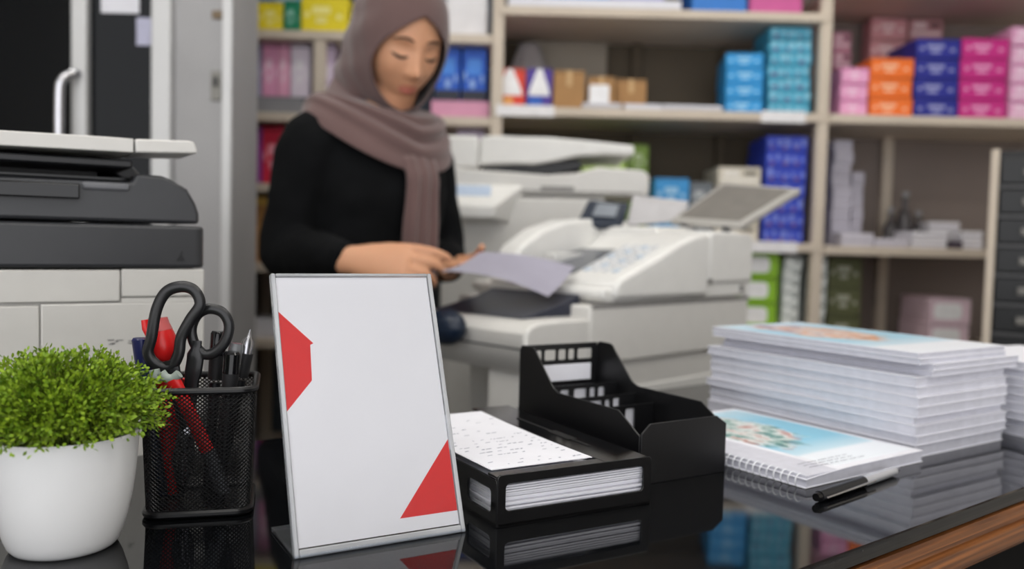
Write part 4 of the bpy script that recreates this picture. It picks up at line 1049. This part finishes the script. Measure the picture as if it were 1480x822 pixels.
def add_head(bm):
    nu, nv = 112, 84; rings = []
    for j in range(1, nv):
        v = -pi/2+pi*j/nv; r = []
        for i in range(nu):
            u = 2*pi*i/nu; z = .118*sin(v); x = .074*sin(u)*cos(v)*jx(z)
            if cos(u) > 0: p = face_pt(x, z)
            else: p = Vector((x, cos(u)*cos(v)*.100, z))
            r.append(hw(p))
        rings.append(r)
    add_rings(bm, rings)
    for s in (-1, 1):                                                  # ears (under the scarf)
        add_ball(bm, hw((s*.074, -.005, -.008)), (.012, .018, .030), 12, 8)
def add_hand(bm, W, K, across, palm, curls, thumb, sc=1.0):
    """wrist W, knuckle centre K; across runs index -> little finger; palm = palmar direction"""
    d = (K-W).normalized(); c = (across-d*across.dot(d)).normalized(); n = (palm-d*palm.dot(d)-c*palm.dot(c)).normalized()
    rings = []
    for t, hwid, th in ((-.25, .026, .019), (0, .027, .018), (.3, .034, .0165), (.65, .039, .0155), (1.0, .0395, .0125), (1.06, .036, .009)):
        p = W.lerp(K, t)
        rings.append([p+c*(hwid*sc*cos(2*pi*k/16))+n*(th*sc*sin(2*pi*k/16)) for k in range(16)])
    add_rings(bm, rings)
    for off, L, r, (a1, a2, a3) in zip((-.030, -.010, .010, .028), (.074, .082, .076, .060), (.0086, .0088, .0084, .0074), curls):
        p = K+c*(off*sc)-d*.012; pts = [p]; ang = 0; q_ = p+d*.012
        pts.append(q_)
        for seg, a in ((.45, a1), (.31, a2), (.24, a3)):
            ang += rad(a); q_ = q_+(d*cos(ang)+n*sin(ang))*(L*seg*sc); pts.append(q_)
        add_tube(bm, spline(pts, 4), [r*sc*(1.08-.33*i/(4*(len(pts)-1))) for i in range(4*(len(pts)-1)+1)], 10)
    add_tube(bm, spline([Vector(p) for p in thumb], 4), [.0125*sc*(1-.38*i/(4*(len(thumb)-1))) for i in range(4*(len(thumb)-1)+1)], 10)
def tube_s(bm, pts, rr, seg=18, n=5):
    P = spline(pts, n); R = []
    for i in range(len(rr)-1):
        R += [rr[i]+(rr[i+1]-rr[i])*k/n for k in range(n)]
    R.append(rr[-1]); add_tube(bm, P, R, seg)
def torso(bm, rows, N=36):
    rings = []
    for z, a, b_f, b_b, fo in rows:
        rings.append([bw(a*cos(2*pi*k/N), fo+(b_f if sin(2*pi*k/N) > 0 else b_b)*sin(2*pi*k/N), z) for k in range(N)])
    add_rings(bm, rings)
def woman():
    t = thing('person', 'woman in mauve headscarf and black top looking down at a paper sheet she holds', 'person', (BO.x, BO.y, 0))
    def fin(name, bm, m, voxel=0, smooth=0, parent=t, sub=0, solid=0):
        bmesh.ops.translate(bm, vec=-Vector((BO.x, BO.y, 0)), verts=bm.verts[:])
        o = obj(name, bm, m, parent, ang=180, sub=sub, solid=solid)
        if voxel:
            r = o.modifiers.new('remesh', 'REMESH'); r.mode = 'VOXEL'; r.voxel_size = voxel; r.use_smooth_shade = True
        if smooth:
            s = o.modifiers.new('smooth', 'SMOOTH'); s.factor = .5; s.iterations = smooth
        return o
    R_sh, R_el, R_wr = bw(.160, -.005, 1.268), Vector((-.452, 1.725, 1.055)), Vector((-.292, 1.576, 1.045))
    L_sh, L_el, L_wr = bw(-.160, -.005, 1.268), Vector((-.158, 1.985, 1.050)), Vector((-.138, 1.832, 1.022))
    # --- body, one continuous surface
    bm = B()
    torso(bm, [(.78, .13, .09, .09, 0), (.88, .145, .095, .1, 0), (1.0, .118, .085, .085, .005), (1.1, .128, .095, .085, .01), (1.2, .140, .105, .085, .012), (1.27, .150, .075, .075, 0), (1.31, .10, .055, .055, 0), (1.33, .055, .05, .05, .0)])
    tube_s(bm, [bw(0, -.01, 1.27), bw(0, .02, 1.34), bw(0, .06, 1.40), HCEN-hup*.03-hfp*.015], [.058, .052, .05, .05])
    add_head(bm)
    tube_s(bm, [bw(.10, 0, 1.28), R_sh, R_sh.lerp(R_el, .5), R_el, R_el.lerp(R_wr, .4), R_wr], [.045, .046, .040, .034, .034, .024])
    tube_s(bm, [bw(-.10, 0, 1.28), L_sh, L_sh.lerp(L_el, .5), L_el, L_el.lerp(L_wr, .4), L_wr], [.045, .046, .040, .034, .034, .024])
    K = Vector((-.190, 1.553, 1.042))
    add_hand(bm, R_wr, K, Vector((0, -.50, -.86)), Vector((.1, .83, -.55)), [(10, 22, 18), (18, 34, 26), (26, 42, 32), (34, 48, 36)],
             [(-.268, 1.588, 1.050), (-.226, 1.597, 1.060), (-.175, 1.590, 1.057), (-.132, 1.572, 1.043)], 1.06)
    K2 = Vector((-.100, 1.748, 1.034))
    add_hand(bm, L_wr, K2, Vector((-.85, -.35, -.15)), Vector((.1, -.1, 1)), [(-4, 6, 8), (-6, 7, 8), (-6, 8, 8), (-4, 10, 10)],
             [(-.114, 1.815, 1.043), (-.080, 1.779, 1.050), (-.066, 1.742, 1.064), (-.061, 1.715, 1.075)], .92)
    for s in (-1, 1):
        tube_s(bm, [bw(s*.075, 0, .84), bw(s*.08, .01, .62), bw(s*.08, .01, .47), bw(s*.08, -.005, .28), bw(s*.08, -.01, .09)], [.082, .072, .052, .048, .034])
        tube_s(bm, [bw(s*.08, -.04, .045), bw(s*.082, .04, .045), bw(s*.088, .12, .035), bw(s*.09, .15, .03)], [.034, .036, .032, .024])
    fin('body', bm, M_SKIN, voxel=.0045, smooth=2)
    # --- black top: torso and sleeves
    bm = B()
    torso(bm, [(.80, .172, .125, .13, 0), (.90, .160, .118, .122, 0), (1.0, .146, .108, .108, .004), (1.10, .150, .118, .108, .008), (1.17, .156, .130, .108, .012), (1.22, .160, .126, .105, .010), (1.27, .168, .098, .098, .004), (1.302, .160, .078, .08, 0), (1.325, .115, .065, .07, -.002), (1.345, .07, .058, .06, 0), (1.36, .06, .052, .055, .005)])
    tube_s(bm, [bw(.09, 0, 1.275), R_sh+Vector((0, 0, .002)), R_sh.lerp(R_el, .45)+Vector((-.006, 0, 0)), R_el, R_el.lerp(R_wr, .35), R_el.lerp(R_wr, .75), R_wr.lerp(R_el, .02)], [.062, .060, .056, .052, .049, .041, .034])
    tube_s(bm, [bw(-.09, 0, 1.275), L_sh+Vector((0, 0, .002)), L_sh.lerp(L_el, .45), L_el, L_el.lerp(L_wr, .35), L_el.lerp(L_wr, .75), L_wr.lerp(L_el, .1)], [.062, .060, .056, .050, .046, .040, .034])
    top = fin('top', bm, M_BLACKCLOTH, voxel=.007, smooth=6)
    # cloth folds in the sleeve and side
    tx = bpy.data.textures.new('cloth_folds', 'CLOUDS'); tx.noise_scale = .07
    dm = top.modifiers.new('folds', 'DISPLACE'); dm.texture = tx; dm.strength = .014; dm.mid_level = .5
    # --- long black skirt and shoes
    bm = B(); N = 48; rings = []
    for z, a, b_ in ((.06, .178, .175), (.3, .172, .160), (.6, .168, .135), (.82, .162, .118), (.90, .150, .108)):
        rings.append([bw((a+.012*(1-z)*sin(9*2*pi*k/N))*cos(2*pi*k/N), (b_+.012*(1-z)*sin(9*2*pi*k/N))*sin(2*pi*k/N), z) for k in range(N)])
    add_rings(bm, rings); fin('skirt', bm, mat('skirt_black', (22, 22, 25), .9, sheen=.2))
    for s in (-1, 1):
        bm = B(); tube_s(bm, [bw(s*.08, -.055, .042), bw(s*.082, .04, .044), bw(s*.088, .13, .036), bw(s*.09, .165, .03)], [.038, .041, .037, .026]); fin('shoe', bm, M_DARKPL)
    # --- features of the face
    for s in (-1, 1):
        bm = B(); pts = [hw(face_pt(s*(.013+.034*k/8), .0235+.0065*sin(pi*min(1, k/8*.85+.1))-.004*(k/8)**2, .0008)) for k in range(9)]
        add_tube(bm, pts, [.0018, .003, .0038, .0038, .0036, .0032, .0026, .0018, .0008], 8, squash=.6); fin('eyebrow', bm, mat('brow', (52, 36, 30), .8))
        bm = B(); pts = [hw(face_pt(s*(.0175+.0265*k/8), -.003-.0035*sin(pi*k/8), .0004)) for k in range(9)]
        add_tube(bm, pts, [.0014, .0022, .0027, .003, .0031, .0031, .003, .0024, .0014], 8); fin('eyelashes', bm, mat('lash', (30, 20, 18), .8))
    bm = B()
    def lip(z0, z1, bow):
        nx, nz = 14, 5; V = []
        for i in range(nx+1):
            x = -.0195+.039*i/nx; e = sqrt(max(0, 1-(x/.0196)**2)); row = []
            for j in range(nz+1):
                w_ = j/nz; zc = -.0645; lo, hi = (zc+(z0-zc)*e, zc+(z1-zc)*e*(1-bow*exp(-(x/.004)**2)))
                row.append(bm.verts.new(hw(face_pt(x, lo+(hi-lo)*w_, .0011))))
            V.append(row)
        for i in range(nx):
            for j in range(nz): bm.faces.new([V[i][j], V[i+1][j], V[i+1][j+1], V[i][j+1]])
    lip(-.0645, -.0565, .15); lip(-.0745, -.0645, 0)
    fin('lips', bm, mat('lips', (190, 104, 92), .45))
    # --- headscarf: rings from the crown round the face, then over the shoulders
    N = 73; rings = []
    V0, V1 = rad(33), rad(-58)
    sm = lambda a, b_, x: (lambda q_: q_*q_*(3-2*q_))(max(0, min(1, (x-a)/(b_-a))))
    lv = [89.95, 86, 78, 68, 58, 50, 44, 38, 34, 32, 29, 25, 20, 16, 13, 7, 0, -7, -14, -21, -28, -35, -42, -48, -51, -54, -56, -57.5, -61, -65]
    def hood(u, v):
        z = .131*sin(v); cv = cos(v)
        fr = 1-sm(rad(60), rad(125), u if u < pi else 2*pi-u)
        if v < 0: k = cv**.55*fr*jx(z*.9)**.4+(1-fr)*(1.0+.14*sin(-v))
        else: k = cv
        yy = cos(u)
        x = .0885*sin(u)*k; y = (.1015*yy if yy > 0 else .152*yy)*k+(.004 if v < 0 else 0)*fr
        y *= 1+.16*fr*sm(rad(-30), rad(-52), v)
        wr = (.0030*sin(5*u+11*v)+.0022*sin(11*u-8*v+1))*sm(rad(45), rad(90), min(u, 2*pi-u))
        return Vector((x*(1+wr*8), y*(1+wr*6), z))
    hr_ = []
    for d_ in lv:
        v = rad(d_)
        th = 0
        if V1 < v < V0:
            s = (v-(V0+V1)/2)/((V0-V1)/2); th = rad(57)*(max(0, 1-abs(s)**1.5)**.75 if s > 0 else max(0, 1-abs(s)**1.9)**.62)
        th = max(th, rad(.15))
        hr_.append([hw(hood(th+(2*pi-2*th)*i/(N-1), v)) for i in range(N)])
    # neck ring and hem ring in the body frame
    def dr(i, tq):
        u = 2*pi*i/(N-1); cu, su = cos(u), sin(u)
        nk = (.112*su, (.128 if cu > 0 else .100)*cu+.004*(cu <= 0), 1.334+.046*(1-cu)/2+.008*abs(su))
        hemz = 1.318 if cu < 0 else 1.318-.100*cu**1.3
        hemz += -.05*max(0, -cu)
        hm = (.181*su, (.150 if cu > 0 else .128)*cu, hemz)
        r_ = tq**.75; zq = tq**1.25
        s_ = nk[0]+(hm[0]-nk[0])*r_; f_ = nk[1]+(hm[1]-nk[1])*r_; z_ = nk[2]+(hm[2]-nk[2])*zq
        z_ += .022*sin(pi*tq)*abs(su)
        amp = .0055*sin(pi*min(1, tq*1.05))*(.35+.65*max(0, cu+.5))
        wv = sin(2*pi*(tq*3.1)+2.2*sin(u)+.6)
        k = 1+amp*wv/.12
        return bw(s_*k, f_*k, z_+amp*.5*wv)
    drape = [[dr(i, tq) for i in range(N)] for tq in [k/16 for k in range(0, 17)]]
    # soften the join between hood and drape
    last = hr_[-1]
    mid = [[last[i].lerp(drape[0][i], f_) for i in range(N)] for f_ in (.35, .7)]
    bm = B(); add_rings(bm, hr_+mid+drape, cap=False, closed=False)
    bmesh.ops.remove_doubles(bm, verts=bm.verts[:], dist=.0016)
    sc_ = fin('headscarf', bm, M_HIJAB, solid=.003, sub=1)
    # hanging front end of the scarf
    bm = B(); rings = []
    for k in range(22):
        q_ = k/21; z = 1.256-.269*q_; f_ = .146+.018*min(1, q_/.16)-.016*q_; w_ = .045-.004*sin(pi*min(1, q_*2))+.003*q_
        front = []
        for i in range(17):
            s_ = -w_+2*w_*i/16; wob = .0045*sin(i*1.15+q_*1.2)*min(1, .3+q_*2)
            front.append((s_+.004, f_+wob-.35*abs(s_)**1.5, z-.006*abs(s_)/w_))
        rings.append([bw(*p) for p in front]+[bw(p[0], p[1]-.006, p[2]) for p in front[::-1]])
    add_rings(bm, rings); fin('scarf_end', bm, M_HIJAB, parent=t)
    bm = B()
    for k in range(2): pass
    bm.free()
woman()
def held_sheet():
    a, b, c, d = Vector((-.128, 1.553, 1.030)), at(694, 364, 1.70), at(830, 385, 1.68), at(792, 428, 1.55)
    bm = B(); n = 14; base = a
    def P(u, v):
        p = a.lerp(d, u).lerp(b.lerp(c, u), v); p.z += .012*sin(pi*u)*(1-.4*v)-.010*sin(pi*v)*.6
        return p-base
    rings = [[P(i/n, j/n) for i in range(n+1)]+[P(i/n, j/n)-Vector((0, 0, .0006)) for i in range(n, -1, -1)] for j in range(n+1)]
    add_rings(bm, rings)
    o = obj('paper_sheet', bm, mat('sheet_shaded_lilac', (160, 157, 172), .7, var=.05, scale=12), None, ang=60, loc=base)  # grey-lilac tone paints in the dimly lit underside of the paper
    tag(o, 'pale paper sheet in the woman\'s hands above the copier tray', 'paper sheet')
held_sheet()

# ================================================================== MAIN COPIER (corner towards the counter)
def main_copier():
    t = thing('photocopier', 'large beige photocopier with open flap and tilted screen in front of the woman', 'copier', (.0255, 1.45, 0), rad(45))
    m, m2 = M_MACHINE, M_MACHINE2
    # lower body, L-shaped so that the tray overhangs at the left
    bm = B(); add_prism(bm, [(.012, .008), (.72, .008), (.72, .36), (.20, .36), (.20, .105), (.012, .105)], .05, .862, 'z'); obj('body', bm, m, t, bevel=.006)
    for k in range(3):
        bm = B(); add_box(bm, .03, .70, .004, .010, .10+.24*k, .33+.24*k); d = obj('paper_drawer', bm, m2, t, bevel=.003)
        bm = B(); add_box(bm, .28, .46, .001, .008, .285+.24*k, .305+.24*k); obj('drawer_grip', bm, M_GREYDARK, d, bevel=.002)
    for x, y in ((.06, .055), (.66, .055), (.66, .35), (.26, .35)):
        bm = B(); add_lathe(bm, [(.001, 0), (.024, 0), (.026, .02), (.026, .045), (.001, .052)], 18, (x, y, 0)); obj('caster', bm, M_DARKPL, t)
    # tray slab at the near end
    bm = B(); add_prism(bm, [(-.002, .868), (.0, .862), (.165, .862), (.165, .949), (.10, .951), (.03, .949), (.008, .942), (-.002, .930)], -.002, .30, 'y'); obj('tray_housing', bm, m, t, bevel=.009, seg=3)
    bm = B(); add_box(bm, -.0035, .003, -.004, .301, .9025, .9055); obj('tray_seam', bm, M_SEAM, t)
    bm = B(); add_box(bm, .165, .722, -.002, .36, .862, .972); obj('middle_body', bm, m, t, bevel=.005)
    bm = B(); add_box(bm, .17, .723, -.0032, .004, .966, .9735); obj('body_seam', bm, mat('seam_grey', (140, 138, 136), .6), t)
    # output tray insert, its dark navy painting in shade under the scanner
    bm = B(); add_prism(bm, [(.035, .9505), (.19, .9505), (.19, .990), (.15, .975), (.06, .956)], .045, .285, 'y'); obj('output_well_shade', bm, mat('well_shade_navy', (34, 38, 54), .35), t, bevel=.002)
    # scanner base
    bm = B(); add_prism(bm, [(.20, .988), (.215, .975), (.724, .975), (.724, 1.012), (.205, 1.002)], .0, .36, 'y'); obj('scanner_base', bm, m2, t, bevel=.005)
    # sloping key console along the near edge
    bm = B(); add_prism(bm, [(.228, .982), (.228, 1.008), (.244, 1.022), (.34, 1.056), (.44, 1.095), (.49, 1.108), (.545, 1.112), (.545, .980)], -.010, .125, 'y'); obj('key_console', bm, m2, t, bevel=.010, seg=3)
    kc = [o for o in COL.objects if o.name.startswith('key_console')][-1]
    rnd = random.Random(3)
    sl = math.atan2(1.095-1.022, .44-.244)
    Mx = Matrix.Translation((.25, 0, 1.0245)) @ Matrix.Rotation(-sl, 4, 'Y')
    for r_ in range(4):
        for c_ in range(6):
            bm = B(); add_box(bm, .02+c_*.026, .02+c_*.026+.016, .022+r_*.024, .022+r_*.024+.014, -.002, .0022, Mx); obj('key', bm, mat('key_grey', (208, 210, 214), .5) if (r_+c_) % 3 else mat('key_blue', (186, 198, 212), .5), kc, bevel=.001)
    # side block with bevelled shoulder
    bm = B(); add_prism(bm, [(.55, 1.0065), (.728, 1.0065), (.728, 1.104), (.715, 1.114), (.57, 1.118), (.55, 1.112)], -.006, .135, 'y'); obj('end_block', bm, m2, t, bevel=.006)
    bm = B(); add_box(bm, .43, .56, -.0085, -.004, 1.006, 1.016); obj('grip_slot', bm, mat('slot_grey', (120, 118, 116), .6), t, bevel=.002)
    bm = B(); add_box(bm, .685, .697, -.004, .002, .985, 1.000); obj('end_latch', bm, mat('slot_grey', (120, 118, 116), .6), t, bevel=.001)
    # recessed dark document tray behind the console, white rear wall
    bm = B(); add_prism(bm, [(.20, 1.0), (.55, 1.006), (.55, 1.108), (.50, 1.070), (.205, 1.012)], .125, .30, 'y'); obj('document_bed', bm, m2, t, bevel=.003)
    bm = B(); add_prism(bm, [(.212, 1.0145), (.49, 1.0695), (.488, 1.073), (.210, 1.018)], .128, .296, 'y'); obj('document_glass', bm, mat('bed_dark', (62, 68, 82), .22), t)
    bm = B(); add_box(bm, .33, .42, .235, .27, 1.043, 1.062); obj('paper_guide', bm, m2, t, bevel=.003)
    bm = B(); add_prism(bm, [(.255, 1.006), (.728, 1.006), (.728, 1.122), (.70, 1.138), (.58, 1.146), (.44, 1.136), (.36, 1.115), (.29, 1.075), (.26, 1.035)], .30, .365, 'y'); obj('rear_wall', bm, m2, t, bevel=.010, seg=3)
    bm = B(); add_prism(bm, [(.55, 1.006), (.728, 1.006), (.728, 1.108), (.70, 1.128), (.56, 1.126), (.55, 1.11)], .135, .30, 'y'); obj('end_block', bm, m2, t, bevel=.004)
    # navy rounded grip at the left end of the tray
    bm = B(); add_ball(bm, (-.031, .170, .930), (.028, .046, .033), 24, 14); obj('navy_grip', bm, M_NAVY, t)
    I = Matrix.Rotation(rad(-45), 4, 'Z') @ Matrix.Translation((-.0255, -1.45, 0))
    def worldbox(name, corners, thick, mm, bevel=.004, parent=t):
        """plate with four corners given in the room, thickness along its normal"""
        c = [I @ Vector(p) for p in corners]; n = (c[1]-c[0]).cross(c[3]-c[0]).normalized()*thick
        bm = B(); add_rings(bm, [c, [p+n for p in c]]); return obj(name, bm, mm, parent, bevel=bevel)
    # tilted screen
    y0 = 2.03
    sc0 = [at(833, 322, y0), at(899, 326, y0), at(910, 292, y0+.05), at(851, 287, y0+.05)]
    s = worldbox('screen', sc0, -.022, M_NAVY, .006)
    ce_ = sum((Vector(p) for p in sc0), Vector())/4
    nrm = (sc0[1]-sc0[0]).cross(sc0[3]-sc0[0]).normalized()
    ins = [ce_+(Vector(p)-ce_)*.52+nrm*.0006+Vector((.004, 0, .004)) for p in sc0]
    worldbox('display', ins, .0012, mat('display_grey', (128, 134, 142), .25), .0, s)
    bm = B(); add_tube(bm, [I @ Vector((ce_.x, ce_.y+.03, 1.07)), I @ Vector((ce_.x, ce_.y+.015, ce_.z-.012))], .018, 14); obj('screen_neck', bm, m, t)
    # grey translucent feeder side behind the screen
    worldbox('feeder_guide', [at(905, 325, 2.13), at(985, 318, 2.10), at(996, 290, 2.14), at(915, 281, 2.17)], -.008, mat('guide_grey', (186, 184, 186), .35), .003)
    # raised flap
    fl = [at(970, 326, 2.06), at(1072, 334, 1.93), at(1158, 281, 2.04), at(1046, 272, 2.22)]
    f = worldbox('raised_flap', fl, .016, mat('flap_grey', (176, 173, 168), .5, var=.03), .004)
    c4 = [Vector(p) for p in fl]; cc = sum(c4, Vector())/4; nn = (c4[1]-c4[0]).cross(c4[3]-c4[0]).normalized()
    worldbox('flap_liner', [cc+(p-cc)*.86+nn*.0155 for p in c4], .0022, mat('liner_grey', (122, 118, 112), .6), .001, f)
    for k in (.2, .8):
        p = c4[0].lerp(c4[1], k); bm = B(); add_tube(bm, [I @ (p+Vector((0, 0, .004))), I @ (p+Vector((-.02, .0, -.05)))], .010, 12); obj('hinge', bm, M_GREYDARK, t)
main_copier()

# ================================================================== REAR COPIER
def rear_copier():
    y = 2.36
    X = lambda px: (px-740)/1250*y
    Z = lambda py, px=760: at(px, py, y).z
    t = thing('photocopier', 'beige photocopier with curved feeder tray standing before the middle shelf bay', 'copier', (X(638), y, 0))
    o = X(638)
    m, m2 = M_MACHINE, M_MACHINE2
    x = lambda px: X(px)-o
    bm = B(); add_box(bm, 0, x(872), .02, .46, .05, Z(282)); obj('body', bm, m, t, bevel=.006)
    for k in range(3):
        bm = B(); add_box(bm, .02, x(868), .014, .024, .10+.24*k, .33+.24*k); d = obj('paper_drawer', bm, m2, t, bevel=.003)
        bm = B(); add_box(bm, .15, .3, .010, .02, .29+.24*k, .31+.24*k); obj('drawer_grip', bm, M_GREYDARK, d, bevel=.002)
    for xx, yy in ((.05, .07), (.4, .07), (.4, .4), (.05, .4)):
        bm = B(); add_lathe(bm, [(.001, 0), (.024, 0), (.026, .02), (.026, .045), (.001, .052)], 18, (xx, yy, 0)); obj('caster', bm, M_DARKPL, t)
    zb, zt = Z(280), Z(243)
    bm = B(); add_prism(bm, [(-.002, zb), (x(930), zb), (x(934), zb+.01), (x(934), Z(250)), (x(925), Z(242)), (x(860), Z(239)), (x(830), Z(248)), (x(788), Z(252)), (x(690), Z(247)), (-.002, zt)], .0, .46, 'y'); obj('scanner', bm, m, t, bevel=.005)
    bm = B(); add_box(bm, x(690), x(925), -.0012, .004, Z(276)-.001, Z(276)+.003); obj('scanner_seam', bm, mat('seam_grey', (140, 138, 136), .6), t)
    bm = B(); add_box(bm, x(778), x(826), -.002, .004, Z(274), Z(268)); obj('name_strip', bm, mat('seam_grey', (140, 138, 136), .6), t)
    bm = B(); add_box(bm, -.002, x(687), .01, .46, zt-.002, Z(197)); obj('feeder_block', bm, m2, t, bevel=.008)
    # curved feeder tray
    top = [(690, 197), (712, 195), (745, 196), (790, 196), (850, 200), (912, 205)]
    bot = [(913, 219), (870, 219), (832, 222), (800, 230), (768, 236), (735, 236), (705, 238), (687, 240)]
    bm = B(); add_prism(bm, [(x(a), Z(b_)) for a, b_ in top+bot], .02, .40, 'y'); obj('feeder_tray', bm, m2, t, bevel=.006)
    bm = B(); add_prism(bm, [(x(692), Z(240)), (x(835), Z(228)), (x(838), Z(238)), (x(790), Z(250)), (x(692), Z(246))], .05, .38, 'y'); obj('feeder_shadow_fill', bm, M_DARKPL, t)  # solid dark filler stands in for the shade below the feeder tray
    # protruding lower tray with papers
    za, zb2, zc, zd = 1.243, 1.176, 1.143, 1.130
    lft = [(-.004, .03, zd), (-.004, -.095, zc), (-.004, -.095, zb2), (-.004, .03, za+.012)]
    rgt = [(x(742), .03, zd), (x(712), -.095, zc), (x(714), -.095, zb2), (x(764), .03, za+.012)]
    bm = B(); add_rings(bm, [lft, rgt]); pn = obj('operation_panel', bm, m2, t, bevel=.006)
    sl2 = math.atan2(za+.012-zb2, .125); Mp = Matrix.Translation((0, -.095, zb2)) @ Matrix.Rotation(sl2, 4, 'X')
    bm = B(); add_box(bm, .02, .13, .05, .105, -.001, .0012, Mp); obj('panel_label', bm, mat('form_blue', (176, 192, 214), .6), pn)
    bm = B(); add_box(bm, -.002, x(872), -.004, .02, .8, Z(286)); obj('front_cover', bm, m, t, bevel=.004)
rear_copier()
EXPO = 0.05
# ================================================================== LIGHT / WORLD / VIEW
w = bpy.data.worlds.new('world'); scene.world = w; w.use_nodes = True
bg = w.node_tree.nodes['Background']; bg.inputs['Color'].default_value = (.97, .975, 1.0, 1); bg.inputs['Strength'].default_value = 2.1
vs = scene.view_settings
scene.display_settings.display_device = 'sRGB'
vs.view_transform = 'Standard'; vs.look = 'None'; vs.exposure = EXPO; vs.gamma = 1.0; vs.use_curve_mapping = False
scene.cycles.use_denoising = True
scene.cycles.max_bounces = 10; scene.cycles.transparent_max_bounces = 12; scene.cycles.transmission_bounces = 10
scene.cycles.caustics_reflective = False; scene.cycles.caustics_refractive = False
scene.cycles.sample_clamp_indirect = 6
